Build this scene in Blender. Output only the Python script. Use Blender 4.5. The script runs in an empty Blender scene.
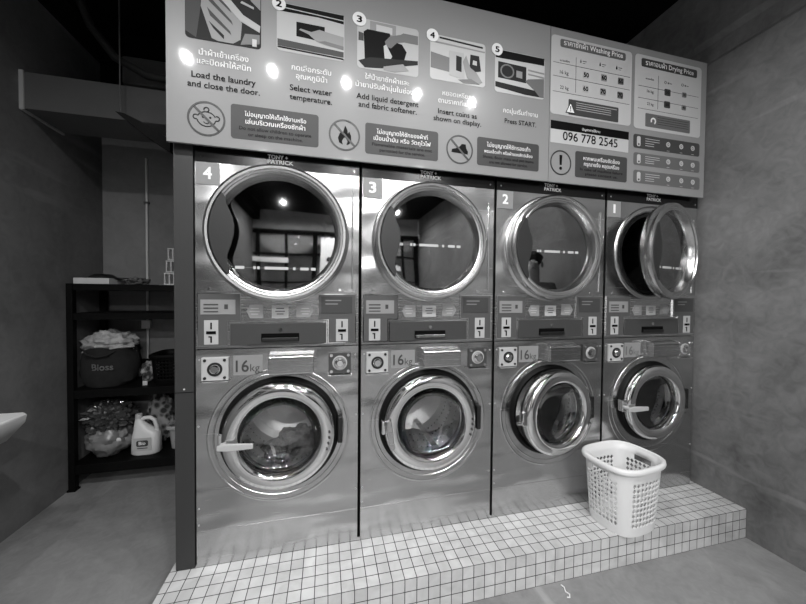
import bpy, math, random
from mathutils import Vector, Matrix, noise
random.seed(7)
P1 = 31; PW = 38; EXPO = 0.7
sc = bpy.context.scene
C = sc.collection
PI = math.pi
ZOFF = 0.158            # everything is modelled from the tiled step's top; the floor ends at z = 0
FL = -0.158             # floor in step coordinates
XR = 2.779; XL = -1.12; YB = 1.42; YF = -6.4; ZC = 3.12
W = 0.686

# ---------------------------------------------------------------- helpers
class MB:
    def __init__(s): s.v = []; s.f = []; s.uv = None
    def add(s, vs, fs):
        n = len(s.v); s.v += [tuple(v) for v in vs]; s.f += [tuple(i+n for i in f) for f in fs]; return s
    def box(s, x0, x1, y0, y1, z0, z1):
        vs = [(x, y, z) for x in (x0, x1) for y in (y0, y1) for z in (z0, z1)]
        return s.add(vs, [(0,1,3,2),(4,6,7,5),(0,4,5,1),(2,3,7,6),(0,2,6,4),(1,5,7,3)])
    def prism(s, pts, y0, y1):
        # polygon in (x,z), extruded from y0 (front) to y1
        n = len(pts); vs = [(x, y0, z) for x, z in pts]+[(x, y1, z) for x, z in pts]
        return s.add(vs, [tuple(range(n)), tuple(range(2*n-1, n-1, -1))]+[(i, n+i, n+(i+1) % n, (i+1) % n) for i in range(n)])
    def lathe(s, prof, cx, cz, n=64, close=False, cy=0):
        # profile (r, y) revolved about the y axis through (cx, cz)
        m = len(prof); vs = []
        for i in range(n):
            a = 2*PI*i/n
            for r, y in prof: vs.append((cx+r*math.cos(a), cy+y, cz+r*math.sin(a)))
        fs = []
        for i in range(n):
            j = (i+1) % n
            for k in range(m-1 if not close else m):
                l = (k+1) % m
                fs.append((i*m+k, i*m+l, j*m+l, j*m+k))
        return s.add(vs, fs)
    def lathez(s, prof, cx, cy, n=32):
        m = len(prof); vs = []
        for i in range(n):
            a = 2*PI*i/n
            for r, z in prof: vs.append((cx+r*math.cos(a), cy+r*math.sin(a), z))
        fs = [(i*m+k, ((i+1) % n)*m+k, ((i+1) % n)*m+k+1, i*m+k+1) for i in range(n) for k in range(m-1)]
        return s.add(vs, fs)
    def disc(s, cx, cz, r, y0, y1, n=32):
        return s.prism([(cx+r*math.cos(2*PI*i/n), cz+r*math.sin(2*PI*i/n)) for i in range(n)], y0, y1)
    def ring(s, cx, cz, r0, r1, y0, y1, n=48):
        return s.lathe([(r0, y0), (r1, y0), (r1, y1), (r0, y1)], cx, cz, n, True)
    def tube(s, pts, r, n=10, cap=True):
        pts = [Vector(p) for p in pts]; rs = r if isinstance(r, (list, tuple)) else [r]*len(pts)
        vs = []; up = None
        for i, p in enumerate(pts):
            d = (pts[min(i+1, len(pts)-1)]-pts[max(i-1, 0)]).normalized()
            if up is None: up = Vector((0,0,1)) if abs(d.z) < .9 else Vector((1,0,0))
            sd = d.cross(up).normalized(); up = sd.cross(d).normalized()
            for k in range(n):
                a = 2*PI*k/n; vs.append(p+sd*math.cos(a)*rs[i]+up*math.sin(a)*rs[i])
        fs = [(i*n+k, i*n+(k+1) % n, (i+1)*n+(k+1) % n, (i+1)*n+k) for i in range(len(pts)-1) for k in range(n)]
        if cap: fs += [tuple(range(n))[::-1], tuple((len(pts)-1)*n+k for k in range(n))]
        return s.add(vs, fs)
    def loft(s, secs, cap=True):
        n = len(secs[0]); vs = [p for sec in secs for p in sec]
        fs = [(i*n+k, i*n+(k+1) % n, (i+1)*n+(k+1) % n, (i+1)*n+k) for i in range(len(secs)-1) for k in range(n)]
        if cap: fs += [tuple(range(n))[::-1], tuple((len(secs)-1)*n+k for k in range(n))]
        return s.add(vs, fs)
    def holed(s, x0, x1, z0, z1, cx, cz, r, y0, y1, n=96):
        # rectangular plate with a round hole
        A = sorted(set([2*PI*i/n for i in range(n)]+[math.atan2(z-cz, x-cx) % (2*PI) for x in (x0, x1) for z in (z0, z1)]))
        def rim(a):
            c, q = math.cos(a), math.sin(a); t = 1e9
            if c > 1e-9: t = min(t, (x1-cx)/c)
            if c < -1e-9: t = min(t, (x0-cx)/c)
            if q > 1e-9: t = min(t, (z1-cz)/q)
            if q < -1e-9: t = min(t, (z0-cz)/q)
            return cx+c*t, cz+q*t
        m = len(A); vs = []
        for a in A:
            ox, oz = rim(a); ix, iz = cx+r*math.cos(a), cz+r*math.sin(a)
            vs += [(ix, y0, iz), (ox, y0, oz), (ox, y1, oz), (ix, y1, iz)]
        fs = []
        for i in range(m):
            j = (i+1) % m
            for k in range(4):
                l = (k+1) % 4; fs.append((i*4+k, i*4+l, j*4+l, j*4+k))
        return s.add(vs, fs)

def mesh_from(name, mb):
    me = bpy.data.meshes.new(name); me.from_pydata(mb.v, [], mb.f); me.update()
    import bmesh
    b = bmesh.new(); b.from_mesh(me); bmesh.ops.recalc_face_normals(b, faces=b.faces); b.to_mesh(me); b.free()
    return me
def obj(name, mb, mat, parent=None, smooth=False, bevel=0, loc=None, kind=None, label=None, ang=35):
    me = mb if isinstance(mb, bpy.types.Mesh) else mesh_from(name, mb)
    me.materials.clear(); me.materials.append(mat)
    o = bpy.data.objects.new(name, me); C.objects.link(o)
    if parent: o.parent = parent
    if loc: o.location = loc
    if smooth:
        me.polygons.foreach_set('use_smooth', [True]*len(me.polygons))
        try: me.set_sharp_from_angle(angle=math.radians(ang))
        except Exception: pass
    if bevel:
        m = o.modifiers.new('bevel', 'BEVEL'); m.width = bevel; m.segments = 2; m.limit_method = 'ANGLE'; m.angle_limit = .7
    if kind: o['kind'] = kind
    if label: o['label'] = label
    return o
def thing(name, label, cat, loc=(0,0,0), group=None, rz=0):
    o = bpy.data.objects.new(name, None); C.objects.link(o); o.location = loc; o.rotation_euler = (0,0,rz)
    o.empty_display_size = .05
    o['label'] = label; o['category'] = cat
    if group: o['group'] = group
    return o
def tag(o, label, cat, group=None):
    o['label'] = label; o['category'] = cat
    if group: o['group'] = group
    return o

def text_mb(s, p0, width, bold=0, height=None, y=0, depth=.0003, center=False, maxh=None):
    cu = bpy.data.curves.new('t', 'FONT'); cu.body = s; cu.size = 1; cu.extrude = 0; cu.offset = 0; cu.resolution_u = 3
    o = bpy.data.objects.new('t', cu); C.objects.link(o)
    dg = bpy.context.evaluated_depsgraph_get(); me = bpy.data.meshes.new_from_object(o.evaluated_get(dg))
    vs = [v.co.copy() for v in me.vertices]; fs = [tuple(p.vertices) for p in me.polygons]
    bpy.data.objects.remove(o); bpy.data.curves.remove(cu); bpy.data.meshes.remove(me)
    x0 = min(v.x for v in vs); x1 = max(v.x for v in vs)
    k = width/(x1-x0); kz = k if height is None else height
    if maxh: kz = min(k, maxh)
    mb = MB()
    off = -width/2 if center else 0
    d = bold*.85
    for i_, (dx, dz) in enumerate(((0, 0), (d, d), (-d, d), (d, -d), (-d, -d)) if bold else ((0, 0),)):
        mb.add([(p0[0]+off+(v.x-x0+dx)*k, y-.00018*i_, p0[1]+(v.y+dz)*kz) for v in vs], fs)
    return mb

# ---------------------------------------------------------------- materials
def new(name):
    m = bpy.data.materials.new(name); m.use_nodes = True
    nt = m.node_tree; return m, nt, nt.nodes['Principled BSDF']
def g(v): # sRGB 0-255 grey to linear
    c = v/255; return c/12.92 if c <= .04045 else ((c+.055)/1.055)**2.4
def flat(name, v, rough=.5, metal=0, coat=0, spec=None):
    m, nt, b = new(name); c = g(v); b.inputs['Base Color'].default_value = (c, c, c, 1)
    b.inputs['Roughness'].default_value = rough; b.inputs['Metallic'].default_value = metal
    b.inputs['Coat Weight'].default_value = coat; b.inputs['Coat Roughness'].default_value = .06
    if spec is not None: b.inputs['Specular IOR Level'].default_value = spec
    # a faint mottling so no surface is perfectly even
    n = nt.nodes.new('ShaderNodeTexNoise'); n.inputs['Scale'].default_value = 9; tc = nt.nodes.new('ShaderNodeTexCoord')
    nt.links.new(tc.outputs['Object'], n.inputs['Vector'])
    mr = nt.nodes.new('ShaderNodeMapRange'); mr.inputs['To Min'].default_value = max(0, rough-.04); mr.inputs['To Max'].default_value = min(1, rough+.04)
    nt.links.new(n.outputs['Fac'], mr.inputs['Value']); nt.links.new(mr.outputs['Result'], b.inputs['Roughness'])
    return m
def plaster(name, lo, hi, rough=.6, scale=1.6, streak=True, bump=.12, spec=.5):
    m, nt, b = new(name); N = nt.nodes; L = nt.links
    tc = N.new('ShaderNodeTexCoord')
    n1 = N.new('ShaderNodeTexNoise'); n1.inputs['Scale'].default_value = scale; n1.inputs['Detail'].default_value = 9; n1.inputs['Roughness'].default_value = .62; n1.inputs['Distortion'].default_value = .8
    n2 = N.new('ShaderNodeTexNoise'); n2.inputs['Scale'].default_value = scale*9; n2.inputs['Detail'].default_value = 6; n2.inputs['Distortion'].default_value = 1.5
    L.new(tc.outputs['Object'], n1.inputs['Vector']); L.new(tc.outputs['Object'], n2.inputs['Vector'])
    mx = N.new('ShaderNodeMath'); mx.operation = 'MULTIPLY_ADD'; mx.inputs[1].default_value = .3
    L.new(n2.outputs['Fac'], mx.inputs[0]); 
    m2 = N.new('ShaderNodeMath'); m2.operation = 'MULTIPLY'; m2.inputs[1].default_value = .7; L.new(n1.outputs['Fac'], m2.inputs[0]); L.new(m2.outputs[0], mx.inputs[2])
    cr = N.new('ShaderNodeValToRGB'); e = cr.color_ramp.elements
    e[0].position = .32; e[1].position = .68
    a, c = g(lo), g(hi); e[0].color = (a,a,a,1); e[1].color = (c,c,c,1)
    L.new(mx.outputs[0], cr.inputs['Fac'])
    out = cr.outputs['Color']
    if streak:   # thin pale trowel scratches
        mp = N.new('ShaderNodeMapping'); mp.inputs['Rotation'].default_value = (.5, .3, .9); mp.inputs['Scale'].default_value = (1, .12, 1)
        L.new(tc.outputs['Object'], mp.inputs['Vector'])
        n3 = N.new('ShaderNodeTexNoise'); n3.inputs['Scale'].default_value = 7; n3.inputs['Detail'].default_value = 3; L.new(mp.outputs['Vector'], n3.inputs['Vector'])
        r3 = N.new('ShaderNodeValToRGB'); r3.color_ramp.elements[0].position = .66; r3.color_ramp.elements[1].position = .74
        L.new(n3.outputs['Fac'], r3.inputs['Fac'])
        mm = N.new('ShaderNodeMix'); mm.data_type = 'RGBA'; s = N.new('ShaderNodeMath'); s.operation = 'MULTIPLY'; s.inputs[1].default_value = .45
        L.new(r3.outputs['Color'], s.inputs[0]); L.new(s.outputs[0], mm.inputs[0]); L.new(out, mm.inputs[6])
        cc = min(1, g(hi)*1.5); mm.inputs[7].default_value = (cc,cc,cc,1); out = mm.outputs[2]
    L.new(out, b.inputs['Base Color']); b.inputs['Roughness'].default_value = rough
    b.inputs['Specular IOR Level'].default_value = spec
    bp = N.new('ShaderNodeBump'); bp.inputs['Strength'].default_value = bump; bp.inputs['Distance'].default_value = .01
    L.new(mx.outputs[0], bp.inputs['Height']); L.new(bp.outputs['Normal'], b.inputs['Normal'])
    return m
def steel(name, v=150, rough=.26, wav=.10, streak=.12, aniso=.4):
    m, nt, b = new(name); N = nt.nodes; L = nt.links
    c = g(v); b.inputs['Base Color'].default_value = (c,c,c,1); b.inputs['Metallic'].default_value = 1
    tc = N.new('ShaderNodeTexCoord')
    mp = N.new('ShaderNodeMapping'); mp.inputs['Scale'].default_value = (1.2, 1.2, 90); L.new(tc.outputs['Object'], mp.inputs['Vector'])
    n = N.new('ShaderNodeTexNoise'); n.inputs['Scale'].default_value = 3; n.inputs['Detail'].default_value = 5; L.new(mp.outputs['Vector'], n.inputs['Vector'])
    mr = N.new('ShaderNodeMapRange'); mr.inputs['To Min'].default_value = rough-streak/2; mr.inputs['To Max'].default_value = rough+streak/2
    L.new(n.outputs['Fac'], mr.inputs['Value']); L.new(mr.outputs['Result'], b.inputs['Roughness'])
    n2 = N.new('ShaderNodeTexNoise'); n2.inputs['Scale'].default_value = 2.4; n2.inputs['Detail'].default_value = 1.5
    mp2 = N.new('ShaderNodeMapping'); mp2.inputs['Scale'].default_value = (.8, 1, 1.6); L.new(tc.outputs['Object'], mp2.inputs['Vector']); L.new(mp2.outputs['Vector'], n2.inputs['Vector'])
    bp = N.new('ShaderNodeBump'); bp.inputs['Strength'].default_value = wav; bp.inputs['Distance'].default_value = .08
    L.new(n2.outputs['Fac'], bp.inputs['Height'])
    bp2 = N.new('ShaderNodeBump'); bp2.inputs['Strength'].default_value = .03; bp2.inputs['Distance'].default_value = .002
    L.new(n.outputs['Fac'], bp2.inputs['Height']); L.new(bp.outputs['Normal'], bp2.inputs['Normal']); L.new(bp2.outputs['Normal'], b.inputs['Normal'])
    b.inputs['Anisotropic'].default_value = aniso
    return m
def glass(name, refl=.16, tint=.75, rough=.02):
    m = bpy.data.materials.new(name); m.use_nodes = True; nt = m.node_tree; N = nt.nodes; L = nt.links
    for n in list(N): N.remove(n)
    o = N.new('ShaderNodeOutputMaterial'); t = N.new('ShaderNodeBsdfTransparent'); t.inputs[0].default_value = (tint,)*3+(1,)
    gl = N.new('ShaderNodeBsdfGlossy'); gl.inputs['Roughness'].default_value = rough; gl.inputs['Color'].default_value = (.95,.95,.95,1)
    f = N.new('ShaderNodeFresnel'); f.inputs['IOR'].default_value = 1.5
    a = N.new('ShaderNodeMath'); a.operation = 'ADD'; a.inputs[1].default_value = refl; a.use_clamp = True; L.new(f.outputs[0], a.inputs[0])
    mx = N.new('ShaderNodeMixShader'); L.new(a.outputs[0], mx.inputs[0]); L.new(t.outputs[0], mx.inputs[1]); L.new(gl.outputs[0], mx.inputs[2]); L.new(mx.outputs[0], o.inputs['Surface'])
    return m
def emit(name, s):
    m = bpy.data.materials.new(name); m.use_nodes = True; nt = m.node_tree
    b = nt.nodes['Principled BSDF']; b.inputs['Emission Color'].default_value = (1,1,1,1); b.inputs['Emission Strength'].default_value = s
    return m
def tiles(name):
    m, nt, b = new(name); N = nt.nodes; L = nt.links
    uv = N.new('ShaderNodeUVMap'); uv.uv_map = 'UVMap'
    br = N.new('ShaderNodeTexBrick'); br.offset = 0; br.squash = 1; br.offset_frequency = 2; br.squash_frequency = 2
    br.inputs['Scale'].default_value = 1; br.inputs['Mortar Size'].default_value = .034; br.inputs['Mortar Smooth'].default_value = .25
    br.inputs['Brick Width'].default_value = 1; br.inputs['Row Height'].default_value = 1; br.inputs['Bias'].default_value = 0
    for k, v in (('Color1', TA), ('Color2', TB), ('Mortar', 40)):
        c = g(v); br.inputs[k].default_value = (c,c,c,1)
    L.new(uv.outputs['UV'], br.inputs['Vector'])
    n = N.new('ShaderNodeTexNoise'); n.inputs['Scale'].default_value = .45; n.inputs['Detail'].default_value = 5; n.inputs['Distortion'].default_value = 1; L.new(uv.outputs['UV'], n.inputs['Vector'])
    mr = N.new('ShaderNodeMapRange'); mr.inputs['From Min'].default_value = .3; mr.inputs['From Max'].default_value = .7; mr.inputs['To Min'].default_value = .82; mr.inputs['To Max'].default_value = 1.08; L.new(n.outputs['Fac'], mr.inputs['Value'])
    mm = N.new('ShaderNodeMix'); mm.data_type = 'RGBA'; mm.blend_type = 'MULTIPLY'; mm.inputs[0].default_value = 1
    L.new(br.outputs['Color'], mm.inputs[6]); L.new(mr.outputs['Result'], mm.inputs[7]); L.new(mm.outputs[2], b.inputs['Base Color'])
    r = N.new('ShaderNodeMapRange'); r.inputs['To Min'].default_value = .33; r.inputs['To Max'].default_value = .8; L.new(br.outputs['Fac'], r.inputs['Value']); L.new(r.outputs['Result'], b.inputs['Roughness'])
    bp = N.new('ShaderNodeBump'); bp.invert = True; bp.inputs['Strength'].default_value = .6; bp.inputs['Distance'].default_value = .002; L.new(br.outputs['Fac'], bp.inputs['Height']); L.new(bp.outputs['Normal'], b.inputs['Normal'])
    return m
def cloth(name, lo, hi, scale=14, rough=.9, pat='noise'):
    m, nt, b = new(name); N = nt.nodes; L = nt.links
    tc = N.new('ShaderNodeTexCoord')
    n = N.new('ShaderNodeTexVoronoi' if pat == 'vor' else 'ShaderNodeTexNoise'); n.inputs['Scale'].default_value = scale
    L.new(tc.outputs['Object'], n.inputs['Vector'])
    cr = N.new('ShaderNodeValToRGB'); e = cr.color_ramp.elements; e[0].position = .35; e[1].position = .65
    a, c = g(lo), g(hi); e[0].color = (a,a,a,1); e[1].color = (c,c,c,1)
    L.new(n.outputs['Distance' if pat == 'vor' else 'Fac'], cr.inputs['Fac']); L.new(cr.outputs['Color'], b.inputs['Base Color'])
    b.inputs['Roughness'].default_value = rough
    return m

TA, TB = 192, 206
M = dict(
    wallR=plaster('cement_wall', 82, 130, .6, 1.7, True, .5, .4),
    wallL=plaster('dark_cement_wall', 84, 112, .62, 1.5, True, .2, .4),
    wallB=plaster('back_cement_wall', 108, 132, .7, 1.2, False, .15, .4),
    floor=plaster('polished_concrete', 112, 146, .38, 2.2, True, .08, .5),
    ceil=flat('black_ceiling', 14, .95, spec=.1),
    front=plaster('front_wall', 175, 205, .8, 1.0, False, .05, .3),
    tile=tiles('white_mosaic'),
    steel=steel('brushed_steel', 190, .25, .8),
    steel2=steel('satin_steel', 190, .26, .06),
    chrome=flat('chrome', 228, .09, 1),
    ringm=steel('ring_steel', 200, .22, .02, .08, 0),
    drum=steel('drum_steel', 205, .35, .1),
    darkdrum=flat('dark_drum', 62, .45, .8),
    black=flat('black_plastic', 22, .42),
    gasket=flat('rubber_gasket', 7, .6, spec=.2),
    blackgl=flat('black_gloss_band', 14, .22, spec=.4),
    panel=flat('charcoal_filler_panel', 52, .5, .2),
    console=flat('dark_console_film', 78, .38),
    drawer=flat('dark_drawer_film', 62, .36),
    hole=flat('slot_black', 6, .8, spec=.1),
    plate=flat('grey_plate', 135, .4),
    plateL=flat('pale_plate', 172, .4),
    cover=flat('dark_handle_cover', 40, .45),
    white=flat('white_paint', 236, .4),
    glassd=glass('dryer_glass', .22, .55, .03),
    glassw=glass('washer_glass', .06, .95, .02),
    sign=flat('sign_face', 138, .34, 0, .30, .3),
    s_white=flat('print_white', 228, .4, 0, .3), s_pale=flat('print_pale', 186, .4, 0, .3), s_dark=flat('print_dark_grey', 64, .45, spec=.3),
    s_mid=flat('print_mid_grey', 96, .4, 0, .3), s_lmid=flat('print_soft_grey', 120, .4, 0, .3), s_black=flat('print_black', 6, .55, spec=.12), s_line=flat('print_line', 40, .4), s_ring=flat('print_ring', 46, .4),
    s_g1=flat('print_tone_40', 26, .5, spec=.2), s_g2=flat('print_tone_75', 66, .5, spec=.25), s_g3=flat('print_tone_110', 98, .4, 0, .2), s_g4=flat('print_tone_150', 135, .4, 0, .2), s_g5=flat('print_tone_190', 172, .4, 0, .2),
    basket=flat('white_basket_plastic', 215, .42),
    greyb=flat('grey_basket_plastic', 150, .5),
    shelf=flat('black_shelf_metal', 5, .6, spec=.15),
    ceramic=flat('white_ceramic', 225, .2),
    duct=flat('painted_duct', 84, .5), ductl=flat('pale_trim', 165, .5),
    pipe=flat('dark_pipe', 28, .6), rod=flat('metal_rod', 90, .5, .5),
    conduit=flat('grey_conduit', 205, .5),
    jug=flat('white_jug_plastic', 205, .4),
    card=flat('white_card', 190, .7),
    bagb=cloth('black_bag_fabric', 14, 22, 30), bagc=cloth('white_bundle', 120, 165, 26),
    film=flat('crinkled_clear_film', 96, .10, .7), sack=flat('clear_sack', 118, .3, .1),
    pile=cloth('patterned_laundry', 50, 150, 22, .9, 'vor'),
    laundry=cloth('light_laundry', 60, 135, 18, .9),
    shirt=cloth('grey_shirt', 120, 135, 20), trousers=cloth('dark_trousers', 24, 32, 20), skin=flat('skin', 165, .6), hair=flat('hair', 18, .6),
    lampglow=emit('downlight_glow', 14), wood=flat('bench_top', 150, .5),
)

# ---------------------------------------------------------------- room shell
def struct(name, mb, m, **k): return obj(name, mb, m, kind='structure', **k)
struct('floor', MB().box(XL-.2, XR+.2, YF-.2, YB+.2, FL-.1, FL), M['floor'])
struct('ceiling', MB().box(XL-.2, XR+.2, YF-.2, YB+.2, ZC, ZC+.1), M['ceil'])
w = MB(); WY = (-4.6, -1.9); WZ = (0.55, 2.35)
w.box(XL-.2, XL, YF, WY[0], FL, ZC); w.box(XL-.2, XL, WY[1], YB, FL, ZC); w.box(XL-.2, XL, WY[0], WY[1], FL, WZ[0]); w.box(XL-.2, XL, WY[0], WY[1], WZ[1], ZC)
struct('wall_left', w, M['wallL'])
w = MB(); w.box(XR, XR+.2, YF, YB, FL, 2.565)
# the upper part of the right wall steps back a little above the plaster ledge
vs = [(XR, 2.565), (XR+.035, 2.60), (XR+.035, 2.70), (XR+.01, 2.73), (XR+.01, ZC), (XR+.2, ZC), (XR+.2, 2.565)]
n = len(vs)
w.add([(x, YF, z) for x, z in vs]+[(x, YB, z) for x, z in vs], [tuple(range(n)), tuple(range(2*n-1, n-1, -1))]+[(i, (i+1) % n, n+(i+1) % n, n+i) for i in range(n)])
struct('wall_right', w, M['wallR'])
struct('wall_back', MB().box(XL-.2, XR+.2, YB, YB+.15, FL, ZC), M['wallB'])

# far side of the room: plain wall with counter and a bright notice column; one wide window added in the left wall to brighten the right wall
struct('wall_front', MB().box(XL, XR, YF-.15, YF, FL, ZC), M['front'])
WY = (-4.6, -1.9); WZ = (0.55, 2.35)
fr = MB(); t = .05; xa, xb = XL-.13, XL-.07
fr.box(xa, xb, WY[0], WY[0]+t, *WZ); fr.box(xa, xb, WY[1]-t, WY[1], *WZ); fr.box(xa, xb, WY[0], WY[1], WZ[0], WZ[0]+t); fr.box(xa, xb, WY[0], WY[1], WZ[1]-t, WZ[1])
for k in (1, 2, 3):
    y = WY[0]+(WY[1]-WY[0])*k/4; fr.box(xa, xb, y-.02, y+.02, *WZ)
fr.box(xa, xb, WY[0], WY[1], 1.75, 1.79)
o = struct('added_window', fr, M['black'])
obj('pane', MB().box(XL-.102, XL-.098, WY[0]+t, WY[1]-t, WZ[0]+t, WZ[1]-t), M['glassw'], o)

# glazed shop front on the far wall: black mullions over pale panes
fr = MB()
for x, w_ in ((-1.0, .04), (-.35, .03), (.35, .06), (1.02, .03), (1.55, .09), (1.72, .03), (2.3, .03), (2.7, .05)): fr.box(x-w_, x+w_, YF+.004, YF+.10, FL, 2.62)
for z, w_ in ((.62, .05), (1.30, .02), (2.05, .025), (2.60, .05)): fr.box(XL+.01, XR-.01, YF+.004, YF+.08, z-w_, z+w_)
fr.box(XL+.01, XR-.01, YF+.004, YF+.05, FL, .60)
o = struct('window_2', fr, M['hole'])
obj('pane', MB().box(XL+.02, XR-.02, YF+.012, YF+.018, .62, 2.6), M['glassw'], o)

# tiled step under the machines
SX0, SX1, SY, SB = -.092, XR, -.2525, 1.02
PX = .0508; PY = .0505; PZ = .0527
st = MB()
vs = [(SX0,SY,0),(SX1,SY,0),(SX1,SB,0),(SX0,SB,0),(SX0,SY,FL),(SX1,SY,FL),(SX1,SB,FL),(SX0,SB,FL)]
st.add(vs, [(0,1,2,3),(4,5,1,0),(7,4,0,3),(5,6,2,1),(6,7,3,2)])
me = bpy.data.meshes.new('tiled_step'); me.from_pydata(st.v, [], st.f); me.update()
uvl = me.uv_layers.new(name='UVMap')
for p in me.polygons:
    for li in p.loop_indices:
        v = me.vertices[me.loops[li].vertex_index].co
        if abs(p.normal.z) > .5: uv = ((v.x-SX1)/PX, (v.y-SY)/PY)
        elif abs(p.normal.y) > .5: uv = ((v.x-SX1)/PX, v.z/PZ)
        else: uv = ((v.y-SY)/PY, v.z/PZ)
        uvl.data[li].uv = (uv[0]+200, uv[1]+200)
o = obj('trim_1', me, M['tile'], kind='structure')
o['label'] = 'raised step faced in small white square mosaic tiles'

# beam and services high on the left
bm_ = MB().box(XL, 0.6, .755, 1.044, 2.178, 2.378)
struct('trim_2', bm_, M['duct'])
t = MB(); t.box(XL, XL+.02, .748, .755, 2.17, 2.385); t.box(XL, XL+.012, .755, 1.05, 2.168, 2.178)
struct('trim_3', t, M['ductl'])
struct('trim_4', MB().box(XL, XL+.16, YF, YB, 2.87, ZC), M['ceil'])
struct('trim_9', MB().box(XL, XR, YB-.01, YB, 2.385, ZC), M['ceil'])
tag(obj('air_duct', MB().box(-.80, .5, 1.06, YB, 2.56, 2.745), M['duct'], bevel=.01), 'dark grey rectangular air duct above the beam', 'duct')
tag(obj('ceiling_pipe', MB().tube([(-.86, -.6, 2.93), (-.86, .55, 2.93), (-.84, .72, 2.86), (-.78, .74, 2.68), (-.66, .735, 2.52), (-.5, .73, 2.44), (-.2, .73, 2.42), (.2, .73, 2.42)], .022, 12), M['pipe'], smooth=True), 'thin black pipe bending down to run along the beam', 'pipe')
for x, y, zb in ((-.62, .70, 2.02+.16), (-.92, .30, 2.80)):
    tag(obj('hanger_rod', MB().tube([(x, y, zb), (x, y, ZC)], .004, 8), M['rod'], smooth=True), ('long' if zb < 2.5 else 'short')+' thin metal rod hanging from the black ceiling at upper left', 'rod')
br = MB(); 
br.prism([(-0.279, 1.873), (-0.249, 1.870), (-0.194, 1.846), (-0.090, 1.787), (-0.090, 1.735), (-0.178, 1.792)], .02, .05)
tag(obj('angle_bracket', br, M['hole']), 'black diagonal bracket slanting down behind the sign at left', 'bracket')

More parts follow.
